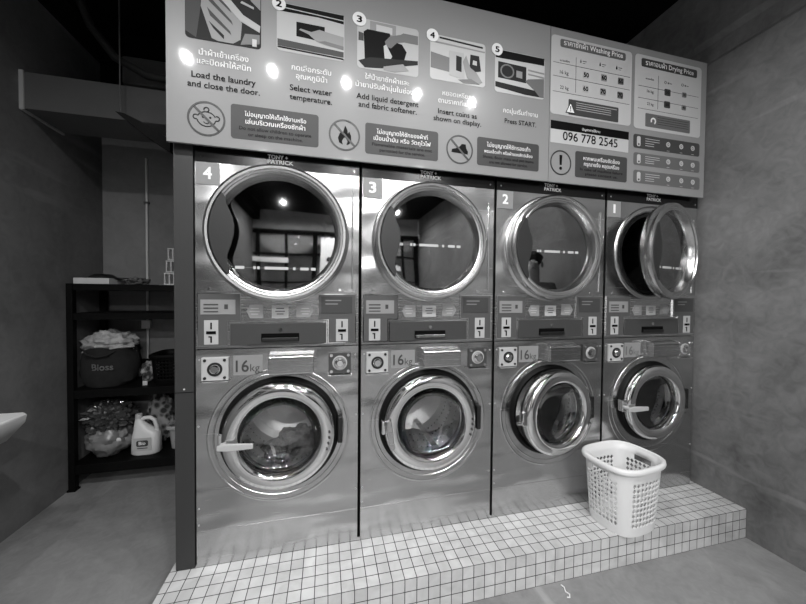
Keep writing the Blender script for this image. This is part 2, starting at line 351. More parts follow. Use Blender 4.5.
# ---------------------------------------------------------------- machines
def machine(k, num, o_dryer, o_washer, lever, label, lz, faint=False, kd=1, kw_=1, cloth_in=None):
    X = k*W
    root = thing('stacked_washer_dryer', label, 'washing machine', (X, 0, 0), 'coin laundry machines in a row')
    P = lambda n, mb, m, par=root, **kw: obj(n, mb, M[m], par, **kw)
    x0, x1 = .007, W-.007
    # cabinet shell, open at the front
    c = MB(); c.box(x0, x0+.01, .015, .98, .0, 1.94); c.box(x1-.01, x1, .015, .98, 0, 1.94); c.box(x0, x1, .97, .98, 0, 1.94); c.box(x0, x1, .015, .98, 1.93, 1.94); c.box(x0, x1, .015, .98, 0, .01); c.box(x0, x1, .015, .98, .925, .935)
    P('cabinet', c, 'panel')
    # header
    h = P('header_panel', MB().box(x0, x1, 0, .015, 1.700, 1.94), 'blackgl')
    mb = text_mb('TONY +', (.287, 1.7415), .082, .03, y=-.0006, height=.0235)
    mb2 = text_mb('PATRICK', (.287, 1.7205), .104, .03, y=-.0006, height=.0235)
    mb.add(mb2.v, mb2.f)
    P('logo', mb, 'white', h)
    for x_ in (.03, W-.03): P('screw', MB().disc(x_, 1.722, .0045, -.003, .001, 12), 'chrome', h)
    # dryer front with its round opening
    DX, DZ, DR = .338, 1.413, .262*kd
    P('dryer_front', MB().holed(x0, x1, 1.168, 1.700, DX, 1.413+.0, DR-.02, 0, .015), 'steel')
    P('opening_rim', MB().lathe([(DR-.02, .012), (DR-.01, -.006), (DR+.012, -.010), (DR+.03, -.004), (DR+.034, 0)], DX, DZ, 96), 'ringm', smooth=True)
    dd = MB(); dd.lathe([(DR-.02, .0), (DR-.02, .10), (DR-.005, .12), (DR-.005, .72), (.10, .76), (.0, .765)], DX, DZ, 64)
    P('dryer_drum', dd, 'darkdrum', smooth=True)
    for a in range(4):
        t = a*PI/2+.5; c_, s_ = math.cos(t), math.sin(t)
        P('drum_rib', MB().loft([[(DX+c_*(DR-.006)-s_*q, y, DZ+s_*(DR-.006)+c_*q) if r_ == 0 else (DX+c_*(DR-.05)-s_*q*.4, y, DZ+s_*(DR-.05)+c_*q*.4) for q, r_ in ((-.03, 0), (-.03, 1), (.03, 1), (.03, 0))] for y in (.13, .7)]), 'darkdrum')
    # inset seams of the dryer front and hinge strip
    sm = MB(); sm.box(W-.040, W-.033, -.005, .001, 1.185, 1.63); P('hinge_strip', sm, 'chrome', bevel=.001)
    # number plate
    p = P('number_plate', MB().box(.010, .100, -.003, 0, 1.608, 1.698), 'plate')
    P('number', text_mb(num, (.055, 1.632), .030 if num != '1' else .010, .03, height=.068, y=-.0036, center=True), 'white', p)
    # dryer door, hinged on its right
    th = math.radians(o_dryer); hx = DX+.29*kd
    d = bpy.data.objects.new('dryer_door', None)
    prof = [(.285, .0), (.289, -.012), (.290, -.036), (.286, -.048), (.277, -.054), (.268, -.053), (.264, -.046), (.258, -.045), (.253, -.048), (.246, -.046), (.240, -.034), (.233, -.020), (.231, -.004), (.240, .012), (.250, .012), (.255, .0)]
    door = P('dryer_door', MB().lathe([(r*kd, y) for r, y in prof], DX-hx, DZ, 128, True), 'ringm', smooth=True, ang=28)
    bpy.data.objects.remove(d)
    door.location = (hx, -.008, 0); door.rotation_euler = (0, 0, th)
    P('door_gasket', MB().lathe([(.262*kd, .0), (.262*kd, .018), (.235*kd, .018), (.235*kd, .004)], DX-hx, DZ, 96, True), 'gasket', door, smooth=True)
    P('door_glass', MB().lathe([(0, -.0130), (.12, -.0129), (.20, -.0125), (.236*kd, -.012), (.236*kd, -.009), (.20, -.0095), (.12, -.0099), (0, -.0100)], DX-hx, DZ, 96), 'glassd', door, smooth=True)
    gx = DX-hx
    # wavy dark grip cover on the left of the glass
    pts = [(gx+.263*kd*math.cos(math.radians(144+79*i/24)), DZ+.263*kd*math.sin(math.radians(144+79*i/24))) for i in range(25)]
    for x, z in ((-.186, -.15), (-.196, -.12), (-.193, -.095), (-.180, -.055), (-.170, -.015), (-.168, .02), (-.175, .055), (-.190, .09), (-.199, .115), (-.2, .135)): pts.append((gx+x*kd, DZ+z*kd))
    P('grip_cover', MB().prism(pts, -.054, -.047), 'cover', door, bevel=.002)
    # printed strip across the glass
    for a, b in ((-.175, -.140), (-.105, -.095), (-.09, -.08), (-.06, .035), (.055, .065), (.085, .12), (.13, .15)):
        P('glass_sticker', MB().box(gx+a, gx+b, -.0145, -.0135, lz-.006, lz+.006), 's_pale', door)
    sp = MB().box(gx-.175, gx+.15, -.0137, -.0132, lz-.0015, lz+.0015)
    P('glass_line', sp, 's_mid', door)
    # console
    fr = MB(); fr.box(x0, x1, .0, .015, .925, 1.168)
    con = P('console', fr, 'steel2')
    def lpoly(m, pts): return pts if not m else [(W-.007-(x-.0), z) for x, z in pts]
    L1 = [(.014, .936), (.133, .936), (.133, 1.041), (.182, 1.041), (.182, 1.160), (.014, 1.160)]
    R1 = [(.668, .936), (.668, 1.160), (.498, 1.160), (.498, 1.041), (.541, 1.041), (.541, .936)]
    for L_, nm in ((L1, 'l'), (R1, 'r')):
        cx = sum(p[0] for p in L_)/6; cz = sum(p[1] for p in L_)/6
        P('bezel', MB().prism(L_, -.006, 0), 'chrome', con)
        ins = []
        for x, z in L_:
            ins.append((x, z))
        # inner film inset 3 mm
        i3 = .004
        if nm == 'l': F = [(.014+i3, .936+i3), (.133-i3, .936+i3), (.133-i3, 1.041+i3), (.182-i3, 1.041+i3), (.182-i3, 1.160-i3), (.014+i3, 1.160-i3)]
        else: F = [(.668-i3, .936+i3), (.668-i3, 1.160-i3), (.498+i3, 1.160-i3), (.498+i3, 1.041+i3), (.541+i3, 1.041+i3), (.541+i3, .936+i3)]
        f = P('control_panel', MB().prism(F, -.008, -.006), 'console', con)
        if nm == 'l':
            P('display_plate', MB().box(.028, .160, -.010, -.008, 1.070, 1.132), 'plate', con)
            q = MB(); q.box(.040, .095, -.0108, -.010, 1.108, 1.114); q.box(.040, .095, -.0108, -.010, 1.093, 1.099); q.box(.040, .095, -.0108, -.010, 1.079, 1.084); q.box(.118, .132, -.0108, -.010, 1.092, 1.112)
            P('display_marks', q, 's_dark', con)
        else:
            P('display_plate', MB().box(.512, .650, -.010, -.008, 1.072, 1.148), 's_dark', con)
            q = MB(); q.box(.53, .60, -.0108, -.010, 1.128, 1.133); q.box(.53, .585, -.0108, -.010, 1.112, 1.117)
            P('display_marks', q, 's_lmid', con)
        cx = .068 if nm == 'l' else .604
        P('coin_plate', MB().box(cx-.027, cx+.027, -.010, -.008, .944, 1.046), 'plateL', con, bevel=.001)
        q = MB(); q.box(cx-.018, cx+.018, -.0125, -.010, .988, 1.000); q.box(cx-.003, cx+.003, -.0112, -.010, 1.008, 1.036); q.box(cx-.003, cx+.003, -.0112, -.010, .952, .978)
        q.box(cx-.010, cx+.003, -.0112, -.010, .974, .979)
        P('coin_slot', q, 'hole', con)
        P('screw', MB().disc(cx-.01, 1.178, .006, -.004, .001, 16), 'chrome', con)
    # arrow stickers between the panels
    for pts, mt in (([(.202, 1.082), (.216, 1.110), (.268, 1.110), (.268, 1.052), (.216, 1.052)], 'plate'), ([(.303, 1.052), (.372, 1.052), (.372, 1.108), (.303, 1.108)], 'plateL'), ([(.405, 1.055), (.462, 1.055), (.480, 1.085), (.462, 1.115), (.405, 1.115)], 'plate')):
        s_ = P('sticker', MB().prism(pts, -.0015, 0), mt, con)
        cx = sum(p[0] for p in pts)/len(pts); q = MB()
        for dz, hw in ((.012, .016), (.0, .02), (-.012, .014)):
            q.box(cx-hw, cx+hw, -.002, -.0015, 1.082+dz-.002, 1.082+dz+.002)
        P('sticker_print', q, 's_dark' if mt == 'plateL' else 's_g5', con)
    # lint drawer
    dr = P('lint_drawer', MB().box(.140, .534, -.009, 0, .938, 1.032), 'drawer', bevel=.0015)
    P('drawer_edge', MB().box(.136, .538, -.006, 0, .934, 1.0355), 'chrome', dr)
    q = MB(); q.box(.262, .418, -.0115, -.009, .952, .986); P('drawer_pull', q, 'hole', dr)
    P('pull_lip', MB().box(.266, .414, -.022, -.0115, .954, .968), 'black' if k in (0, 3, 2) else 'steel2', dr, bevel=.002)
    P('keyhole', MB().disc(.341, 1.002, .008, -.013, -.009, 20), 'chrome', dr, smooth=True)
    # washer front
    WXc, WZc = .343, .545
    P('washer_front', MB().holed(x0, x1, .0, .921, WXc, WZc, .215*kw_, 0, .015), 'steel')
    P('kick_seam', MB().box(x0, x1, -.0008, .001, .150, .1535), 'steel2')
    P('embossed_ring', MB().lathe([(.287, .0), (.290, -.0015), (.294, -.0015), (.298, 0)], WXc, WZc-.008, 128), 'steel', smooth=True)
    P('embossed_ring', MB().lathe([(.268, .0), (.270, -.0015), (.272, -.0015), (.274, 0)], WXc, WZc-.004, 128), 'steel', smooth=True)
    P('door_seal', MB().lathe([(r*kw_, y) for r, y in ((.215, .012), (.222, -.014), (.238, -.020), (.248, -.012), (.252, .0), (.248, .004))], WXc, WZc, 128, True), 'gasket', smooth=True)
    # inner tub
    dm = MB(); dm.lathe([(.215*kw_, .0), (.195, .03), (.195, .06), (.235, .08), (.235, .45), (.2, .465), (.195, .455), (.15, .475), (.145, .465), (.085, .478), (.08, .462), (.0, .458)], WXc, WZc, 72)
    P('washer_drum', dm, 'drum', smooth=True)
    P('bellows', MB().lathe([(.215*kw_, .012), (.195, .03), (.19, .045), (.193, .062), (.198, .062), (.2, .03)], WXc, WZc, 72, True), 'gasket', smooth=True)
    for a in range(3):
        t = a*2*PI/3+.35+k*.5; c_, s_ = math.cos(t), math.sin(t)
        P('baffle', MB().loft([[(WXc+c_*(.236-h_)-s_*q, y, WZc+s_*(.236-h_)+c_*q) for q, h_ in ((-.035, 0), (-.014, .05), (.014, .05), (.035, 0))] for y in (.09, .47)]), 'chrome')
    pf = MB()
    for i in range(60):
        a = 2*PI*i/60
        for y in (.12, .2, .28, .36): pf.box(WXc+.233*math.cos(a)-.003, WXc+.233*math.cos(a)+.003, y, y+.006, WZc+.233*math.sin(a)-.003, WZc+.233*math.sin(a)+.003)
    P('drum_perforations', pf, 'hole')['kind'] = 'stuff'
    if cloth_in:
        for (cx, cz, r, sd) in cloth_in:
            P('laundry_load', lump(r*1.5, r*1.3, r, sd, .35, WXc+cx, .2, WZc+cz), 'laundry', smooth=True)
    th = math.radians(o_washer); hx = WXc+.235*kw_
    dprof = [(.226, -.020), (.230, -.030), (.231, -.050), (.229, -.062), (.223, -.069), (.206, -.0745), (.186, -.0755), (.174, -.072), (.167, -.064), (.164, -.044), (.160, -.030), (.166, -.018)]
    door = P('washer_door', MB().lathe([(r*kw_, y) for r, y in dprof], WXc-hx, WZc, 128, True), 'chrome', smooth=True, ang=50)
    door.location = (hx, .018, 0); door.rotation_euler = (0, 0, th)
    gx = WXc-hx
    P('door_glass', MB().lathe([(0, .012), (.06, .010), (.11, .002), (.145, -.018), (.166, -.044), (.163, -.047), (.142, -.022), (.108, -.003), (.058, .005), (0, .007)], gx, WZc, 96), 'glassw', door, smooth=True)
    P('inner_lip', MB().lathe([(.168, -.022), (.164, -.034), (.160, -.022), (.162, -.010), (.20, .0), (.225, -.018)], gx, WZc, 96, True), 'black', door, smooth=True)
    # latch block and lever on the left rim
    P('latch', MB().box(gx-.243, gx-.212, -.062, -.03, WZc-.035, WZc+.03), 'chrome', door, bevel=.004)
    hb = MB()
    if lever == 'h':
        hb.tube([(gx-.222, -.06, WZc-.012), (gx-.222, -.094, WZc-.012)], .010, 14)
        hb.loft([[(gx+xx, -.094+yy*.5, WZc-.012+dz+zz*.5) for yy, zz in ((-ry, -rz_), (ry, -rz_), (ry, rz_), (-ry, rz_))] for xx, ry, rz_, dz in ((-.236, .010, .020, 0), (-.20, .012, .030, 0), (-.14, .010, .026, -.002), (-.10, .008, .022, -.003))])
    elif lever == 'v':
        hb.tube([(gx-.215, -.06, WZc+.02), (gx-.215, -.090, WZc+.02)], .010, 14)
        hb.loft([[(gx+xx+yy*.5, -.09+zz*.5, WZc+z_) for yy, zz in ((-rz_, -ry), (rz_, -ry), (rz_, ry), (-rz_, ry))] for xx, ry, rz_, z_ in ((-.217, .010, .022, .04), (-.213, .012, .028, .0), (-.205, .010, .026, -.06), (-.196, .008, .02, -.10))])
    else:
        hb.tube([(gx-.225, -.05, WZc-.01), (gx-.245, -.06, WZc-.02), (gx-.25, -.03, WZc-.03)], .009, 10)
    P('door_lever', hb, 'steel2' if lever != 'h' else 'plateL', door, bevel=.003, smooth=True)
    cm = MB()
    for i in range(4):
        a = math.radians(2-i*7); cm.box(gx+.207*math.cos(a)-.004, gx+.207*math.cos(a)+.004, -.0785, -.0775, WZc+.207*math.sin(a)-.005, WZc+.207*math.sin(a)+.005)
    P('care_marks', cm, 's_dark', door)
    # keypad, size label, soap box, lock
    kp = MB().box(.030, .133, -.012, 0, .792, .890); kp = P('keypad', kp, 'plateL', bevel=.003)
    for dx in (.044, .119):
        for dz in (.804, .878): P('screw', MB().disc(dx, dz, .006, -.0155, -.012, 14), 'black', kp)
    P('button', MB().lathe([(.0, -.024), (.014, -.024), (.018, -.020), (.018, -.012)], .082, .840, 32), 'chrome', kp, smooth=True)
    P('button_ring', MB().ring(.082, .840, .020, .029, -.0145, -.012), 'black', kp)
    P('splash_guard', MB().box(.028, .137, -.03, -.002, .786, .790), 'chrome', kp, bevel=.0015)
    sl = P('size_label', MB().box(.150, .266, -.0015, 0, .808, .893), 'plate')
    t_ = text_mb('16', (.160, .823), .050, .012, height=.071, y=-.0022); t2 = text_mb('kg', (.216, .823), .038, .0, height=.046, y=-.0022); t_.add(t2.v, t2.f)
    P('size_text', t_, 's_dark' if not faint else 's_mid', sl)
    # soap box: wedge with sloping top
    s = MB(); bx0, bx1 = .296, .482
    pr = [(0, .906), (-.052, .898), (-.060, .890), (-.060, .822), (-.054, .814), (0, .812)]
    m_ = len(pr); s.add([(bx0, y, z) for y, z in pr]+[(bx1, y, z) for y, z in pr], [tuple(range(m_)), tuple(range(2*m_-1, m_-1, -1))]+[(i, (i+1) % m_, m_+(i+1) % m_, m_+i) for i in range(m_)])
    sb = P('soap_box', s, 'steel2', bevel=.003)
    P('box_flange', MB().box(.288, .492, -.003, 0, .806, .913), 'steel2', sb)
    P('lid_line', MB().box(.300, .478, -.0612, -.058, .884, .887), 'black', sb)
    lk = P('lock_plate', MB().box(.545, .645, -.010, 0, .797, .893), 'drawer' if k != 3 else 'steel2', bevel=.002)
    for dx in (.557, .633):
        for dz in (.808, .881): P('screw', MB().disc(dx, dz, .007, -.015, -.010, 14), 'chrome', lk)
    P('lock', MB().lathe([(0, -.030), (.013, -.030), (.016, -.024), (.024, -.022), (.026, -.010)], .595, .846, 32), 'chrome', lk, smooth=True)
    P('lock_ring', MB().ring(.595, .846, .027, .033, -.012, -.010), 'plateL', lk)
    P('splash_guard', MB().box(.541, .649, -.030, -.002, .791, .795), 'chrome', lk, bevel=.0015)
    # hinge of the washer door
    P('door_hinge', MB().box(W-.10, W-.078, -.03, 0, WZc-.06, WZc+.06), 'black', bevel=.004)
    # small screws on the steel front
    for x_, z_ in ((.016, .60), (.016, .25), (W-.016, .60), (W-.016, .25), (.02, .88), (W-.02, .88), (.016, .18)): P('screw', MB().disc(x_, z_, .0035, -.002, .001, 10), 'plateL')
    return root

def lump(a, b, c, seed, amp, cx=0, cy=0, cz=0, n=36, m=24, freq=2.2, flatz=None):
    mb = MB(); vs = []
    for j in range(m+1):
        t = PI*j/m
        for i in range(n):
            p = 2*PI*i/n; d = Vector((math.sin(t)*math.cos(p), math.sin(t)*math.sin(p), math.cos(t)))
            k = 1+amp*noise.noise(d*freq+Vector((seed*7.1, 3, 1)))+amp*.5*noise.noise(d*freq*2.7+Vector((seed, 9, 4)))
            z = d.z*c*k
            if flatz is not None: z = max(z, -flatz)
            vs.append((cx+d.x*a*k, cy+d.y*b*k, cz+z))
    fs = [(j*n+i, j*n+(i+1) % n, (j+1)*n+(i+1) % n, (j+1)*n+i) for j in range(m) for i in range(n)]
    return mb.add(vs, fs)

machine(0, '4', 0, 0, 'h', 'steel washer and dryer stack numbered 4, leftmost, beside the charcoal side panel', 1.268, cloth_in=[(.06, -.13, .07, 1), (-.03, -.16, .05, 2)])
machine(1, '3', 0, 0, 'v', 'steel washer and dryer stack numbered 3, both doors shut, between 4 and 2', 1.397, kd=.958)
machine(2, '2', 0, 7.5, 'x', 'steel washer and dryer stack numbered 2, lower washer door slightly ajar', 1.395, kd=.945, kw_=.965)
machine(3, '1', 13.5, 0, 'h', 'steel washer and dryer stack numbered 1, upper dryer door swung open, by the right wall', 1.325, faint=True, kd=.925, kw_=.935, cloth_in=[(.03, -.10, .09, 5)])
# black strips behind the fronts stand in for shade between the machines
for i in range(1, 4):
    struct('trim_%d' % (4+i), MB().box(i*W-.006, i*W+.006, .02, .95, .001, 1.93), M['hole'])
# charcoal panel closing the row at left
fp = thing('side_panel', 'tall charcoal panel at the left end of the machine row', 'panel', (-.036, 0, 0))
obj('panel_board', MB().box(-.035, .036, .0, .98, .001, 1.94), M['panel'], fp, bevel=.001)
obj('panel_joint', MB().box(-.035, .036, -.001, .0, .745, .7475), M['hole'], fp)
obj('screw', MB().disc(.0, .76, .0035, -.002, .0, 10), M['conduit'], fp)

# ---------------------------------------------------------------- sign over the machines
SYF = -.040
sg = thing('instruction_sign', 'long grey laundry instruction and price sign above the four machines', 'sign', (1.32, SYF, 1.75))
def sobj(name, mb, mt, parent=None, **k):
    par = parent or sg
    if not isinstance(mb, bpy.types.Mesh):
        mb.v = [(x-1.32, y-SYF, z-1.75) for x, y, z in mb.v]
    return obj(name, mb, M[mt], par, **k)
def layer(n): return SYF-.0009*n
SL, SR_, SBt, STp, SM_ = -.078, 2.722, 1.753, 2.545, 1.651
sobj('left_board', MB().box(SL, SM_-.0015, SYF, -.028, SBt, STp), 'sign', bevel=.0015)
sobj('right_board', MB().box(SM_+.0015, SR_, SYF, -.028, SBt, STp), 'sign', bevel=.0015)
def rrect(q, r, n=6):
    (x0, z0, x1, z1) = q; r = min(r, abs(x1-x0)/2.01, abs(z1-z0)/2.01)
    pts = []
    for cx, cz, a in ((x1-r, z1-r, 0), (x0+r, z1-r, 90), (x0+r, z0+r, 180), (x1-r, z0+r, 270)):
        for i in range(n+1):
            t = math.radians(a+90*i/n); pts.append((cx+r*math.cos(t), cz+r*math.sin(t)))
    return pts
def plate(name, q, mt, ly=1, r=.012, parent=None):
    return sobj(name, MB().prism(rrect(q, r), layer(ly), layer(ly-1)), mt, parent)
def stext(items, mt, ly, name='lettering', parent=None):
    for s, (xa, za), (xb, zb), bold in items:
        sobj(name, text_mb(s, (xa, (za+zb)/2), xb-xa, bold, y=layer(ly)-.0002), mt, parent)
def circ(cx, cz, r, ar=1, n=16): return [(cx+r*math.cos(2*PI*i/n), cz+r*ar*math.sin(2*PI*i/n)) for i in range(n)]

# step pictures
PIC = [(-0.010, 2.167, 0.268, 2.430), (0.329, 2.179, 0.607, 2.378), (0.663, 2.166, 0.945, 2.383), (1.002, 2.173, 1.284, 2.380), (1.337, 2.165, 1.617, 2.373)]
BG = ['s_g1', 's_g5', 's_g5', 's_pale', 's_pale']
CON = [
 [('s_g2', [(0,.1),(.14,.02),(.2,.5),(.12,1),(0,1)]), ('s_g4', [(.22,.95),(.2,.5),(.34,.05),(.42,.02),(.62,.02),(.72,.10),(.74,.35),(.6,.62),(.45,.8),(.35,.95)]),
  ('s_g2', [(.26,.72),(.30,.60),(.62,.30),(.60,.36)]), ('s_g2', [(.28,.50),(.32,.38),(.60,.14),(.58,.20)]), ('s_g1', [(.30,.30),(.36,.20),(.5,.06),(.5,.12)]), ('s_g2', [(.24,.86),(.27,.78),(.6,.48),(.57,.55)]),
  ('s_g5', [(.35,.75),(.5,.62),(.72,.38),(.98,.26),(.99,.36),(.76,.48),(.6,.66),(.42,.86)]), ('s_g4', [(.2,.98),(.4,.90),(.62,.92),(.62,.99)]),
  ('s_g4', [(.78,.99),(.86,.72),(.99,.6),(.99,.99)]), ('s_g5', [(.72,.66),(.9,.60),(.9,.63),(.74,.69)]), ('s_g3', [(.72,.02),(.98,.08),(.98,.22),(.78,.2)]), ('s_pale', [(.88,.03),(.94,.03),(.94,.14),(.88,.14)])],
 [('s_black', [(.01,.82),(.01,.99),(.99,.99),(.99,.8),(.6,.84)]), ('s_g5', [(.12,.915),(.99,.885),(.99,.865),(.12,.895)]), ('s_black', [(.28,.36),(.28,.66),(.70,.66),(.70,.34)]), ('s_g2', [(.01,.10),(.01,.24),(.99,.20),(.99,.08)]), ('s_black', [(.01,.06),(.01,.09),(.99,.06),(.99,.03)]),
  ('s_g4', [(.32,.50),(.34,.53),(.50,.50),(.62,.58),(.72,.56),(.99,.52),(.99,.24),(.72,.28),(.58,.32),(.50,.40),(.46,.44)]), ('s_g3', [(.6,.32),(.75,.28),(.99,.24),(.99,.32),(.7,.36)])],
 [('s_g4', [(.2,.98),(.2,.75),(.62,.72),(.62,.98)]), ('s_pale', [(.3,.93),(.3,.8),(.56,.78),(.56,.92)]), ('s_black', [(.12,.20),(.10,.74),(.16,.80),(.52,.80),(.54,.66),(.72,.62),(.80,.48),(.76,.30),(.60,.16)]),
  ('s_g3', [(.44,.62),(.52,.74),(.70,.82),(.74,.86),(.99,.86),(.99,.68),(.76,.68),(.64,.64),(.54,.50),(.46,.52)]), ('s_pale', [(.42,.52),(.46,.56),(.56,.34),(.52,.22),(.44,.24)]),
  ('s_g1', [(.02,.14),(.20,.24),(.99,.34),(.99,.26),(.40,.06),(.12,.02)]), ('s_g4', [(.42,.10),(.74,.22),(.84,.10),(.6,.02),(.42,.03)]), ('s_g2', [(.02,.55),(.02,.72),(.1,.70),(.1,.55)])],
 [('s_g1', [(.16,.93),(.16,.97),(.95,.93),(.95,.89)]), ('s_g4', [(.0,.82),(.99,.80),(.99,.83),(0,.86)]), ('s_g3', [(.01,.25),(.01,.60),(.34,.54),(.34,.22)]), ('s_g5', [(.34,.15),(.34,.70),(.6,.70),(.62,.1)]), ('s_g1', [(.46,.28),(.46,.62),(.56,.60),(.56,.26)]),
  ('s_g1', [(.70,.28),(.72,.70),(.88,.70),(.92,.36)]), ('s_pale', [(.76,.48),(.77,.58),(.84,.57),(.84,.47)]), ('s_g4', [(.58,.50),(.64,.66),(.72,.40),(.84,.30),(.95,.1),(.80,.05),(.66,.16)]), ('s_g3', [(.5,.08),(.74,.14),(.9,.05),(.6,.02)])],
 [('s_black', [(.01,.80),(.01,.99),(.99,.99),(.99,.82)]), ('s_g1', [(.06,.34),(.06,.72),(.62,.70),(.62,.32)]), ('s_g3', circ(.24,.52,.14,1.2)), ('s_g1', circ(.24,.52,.11,1.2)), ('s_g4', [(.42,.42),(.42,.58),(.54,.57),(.54,.41)]),
  ('s_g1', [(.01,.12),(.01,.24),(.80,.18),(.92,.04),(.6,.04)]), ('s_g3', [(.60,.36),(.66,.42),(.99,.5),(.99,.04),(.90,.04),(.78,.20)]), ('s_g4', [(.66,.66),(.99,.64),(.99,.61),(.66,.63)]), ('s_g4', [(.66,.56),(.99,.54),(.99,.51),(.66,.53)])],
]
def sub(parent, q, lst, ly):
    x0, z0, x1, z1 = q
    for i, (mt, pts) in enumerate(lst):
        P_ = [(x0+(x1-x0)*min(.995, max(.005, u)), z0+(z1-z0)*min(.99, max(.01, v))) for u, v in pts]
        sobj('printed_shape', MB().prism(P_, layer(ly)-.00012*(i+1), layer(ly-1)), mt, parent)
for q, bg, con in zip(PIC, BG, CON):
    p = plate('step_picture', q, bg, 1, .016)
    sub(p, q, con, 1.4)
for s, (x, z), r in (('2', (0.338, 2.369), .027), ('3', (0.672, 2.375), .030), ('4', (1.012, 2.372), .029), ('5', (1.347, 2.369), .029)):
    b = sobj('number_badge', MB().disc(x, z, r, layer(4), layer(0), 32), 's_white')
    k = text_mb(s, (x, z-.0135), .021, .03, height=.038, y=layer(4)-.0003, center=True); sobj('lettering', k, 's_black', b)
# English and Thai lines
stext([('นำผ้าเข้าเครื่อง', (0.038, 2.103), (0.220, 2.112), .012), ('และปิดฝาให้สนิท', (0.031, 2.071), (0.229, 2.073), .012),
 ('กดเลือกระดับ', (0.388, 2.106), (0.551, 2.111), .012), ('อุณหภูมิน้ำ', (0.406, 2.075), (0.534, 2.074), .012),
 ('ใส่น้ำยาซักผ้าและ', (0.699, 2.118), (0.901, 2.124), .012), ('น้ำยาปรับผ้านุ่มในช่อง', (0.657, 2.078), (0.921, 2.088), .012),
 ('หยอดเหรียญ', (1.065, 2.103), (1.222, 2.108), .012), ('ตามราคาที่แสดง', (1.045, 2.068), (1.238, 2.070), .012), ('กดปุ่มเริ่มทำงาน', (1.385, 2.069), (1.580, 2.071), .012)], 's_white', 1)
stext([('Load the laundry', (0.012, 2.013), (0.247, 2.019), .012), ('and close the door.', (-0.002, 1.977), (0.263, 1.981), .012),
 ('Select water', (0.381, 2.020), (0.555, 2.023), .012), ('temperature.', (0.381, 1.984), (0.555, 1.984), .012),
 ('Add liquid detergent', (0.661, 2.028), (0.947, 2.033), .012), ('and fabric softener.', (0.671, 1.995), (0.939, 1.995), .012),
 ('Insert coins as', (1.044, 2.016), (1.242, 2.018), .012), ('shown on display.', (1.022, 1.983), (1.266, 1.982), .012), ('Press START.', (1.394, 2.019), (1.573, 2.020), .012)], 's_black', 1)
# pictograms
def picto(c, r, glyph, slash=True):
    x, z = c
    r *= .93
    p = sobj('pictogram', MB().ring(x, z, r*.90, r, layer(2), layer(0)), 's_ring')
    for mt, pts in glyph:
        sobj('symbol', MB().prism([(x+u*r, z+v*r) for u, v in pts], layer(1.3), layer(0)), mt, p)
    if slash:
        d = .70; w_ = .045
        sobj('slash', MB().prism([(x-d*r*.93-w_*r, z+d*r*.93-w_*r), (x+d*r*.93-w_*r, z-d*r*.93-w_*r), (x+d*r*.93+w_*r, z-d*r*.93+w_*r), (x-d*r*.93+w_*r, z+d*r*.93+w_*r)], layer(2), layer(0)), 's_ring', p)
    return p
def arc(cx, cz, r, a0, a1, w_, n=16, ar=1):
    o_ = [(cx+r*math.cos(math.radians(a0+(a1-a0)*i/n)), cz+ar*r*math.sin(math.radians(a0+(a1-a0)*i/n))) for i in range(n+1)]
    i_ = [(cx+(r-w_)*math.cos(math.radians(a0+(a1-a0)*i/n)), cz+ar*(r-w_)*math.sin(math.radians(a0+(a1-a0)*i/n))) for i in range(n, -1, -1)]
    return o_+i_
baby = [('s_g1', arc(0, .0, .52, -170, -10, .06, ar=.9)), ('s_g1', arc(0, -.02, .52, 20, 160, .06, ar=.85)), ('s_g1', arc(-.56, .06, .16, 60, 300, .06)), ('s_g1', arc(.56, .06, .16, -120, 120, .06)),
        ('s_g1', circ(-.18, .08, .06)), ('s_g1', circ(.2, .08, .06)), ('s_g1', arc(0, -.12, .18, -160, -20, .05)), ('s_g1', arc(.0, .52, .16, -90, 200, .06))]
fire = [('s_black', [(-.12, -.62), (-.34, -.5), (-.42, -.22), (-.32, .06), (-.18, .22), (-.16, .02), (-.06, .30), (.04, .62), (.18, .34), (.20, .12), (.30, .26), (.42, -.02), (.42, -.34), (.28, -.56), (.12, -.62), (.20, -.38), (.06, -.12), (-.06, -.2), (-.16, -.40)])]
shoe = [('s_black', [(-.62, -.22), (.60, -.28), (.62, -.08), (.50, .10), (.44, .40), (.14, .40), (.0, .22), (-.3, .06), (-.58, -.02)])]
excl = [('s_black', [(-.13, .62), (.13, .62), (.09, -.18), (-.09, -.18)]), ('s_black', circ(0, -.45, .13))]
picto((0.064, 1.858), .074, baby); picto((0.610, 1.861), .073, fire); picto((1.156, 1.860), .074, shoe); picto((1.724, 1.857), .069, excl, False)
for q, tl in (((0.153, 1.793, 0.499, 1.932), ['ไม่อนุญาตให้เด็กใช้งานหรือ', 'เล่นบริเวณเครื่องซักผ้า', 'Do not allow children to operate', 'or sleep on the machine.']),
              ((0.701, 1.792, 1.046, 1.929), ['ไม่อนุญาตให้ซักของผ้าที่', 'เปื้อนน้ำมัน หรือ วัตถุไวไฟ', 'Flammable materials are not', 'permitted for the service.']),
              ((1.247, 1.797, 1.592, 1.934), ['ไม่อนุญาตให้ซักรองเท้า', 'พรมเช็ดเท้า หรือผ้าของสัตว์เลี้ยง', 'Shoes, floor mats and pet items', 'are not allowed for service.']),
              ((1.813, 1.792, 2.152, 1.929), ['หากพบเครื่องขัดข้อง', 'กรุณาแจ้ง หยุดเครื่อง', 'In case of machine failure', 'please contact us.'])):
    p = plate('warning_box', q, 's_dark', 1, .012)
    x0, z0, x1, z1 = q; w_ = x1-x0; h_ = z1-z0; cx = (x0+x1)/2
    for i, s in enumerate(tl):
        wd = w_*((.70, .68, .82, .62)[i])
        if i == 1: wd = w_*.78 if len(s) > 24 else w_*.68
        zb = z0+h_*(.69, .47, .28, .11)[i]
        k = text_mb(s, (cx, zb), wd, .012 if i < 2 else .005, height=min(h_*(.20 if i < 2 else .145), wd/len(s)*2.6), y=layer(1)-.0003, center=True)
        sobj('lettering', k, 's_white' if i < 2 else 's_black', p)
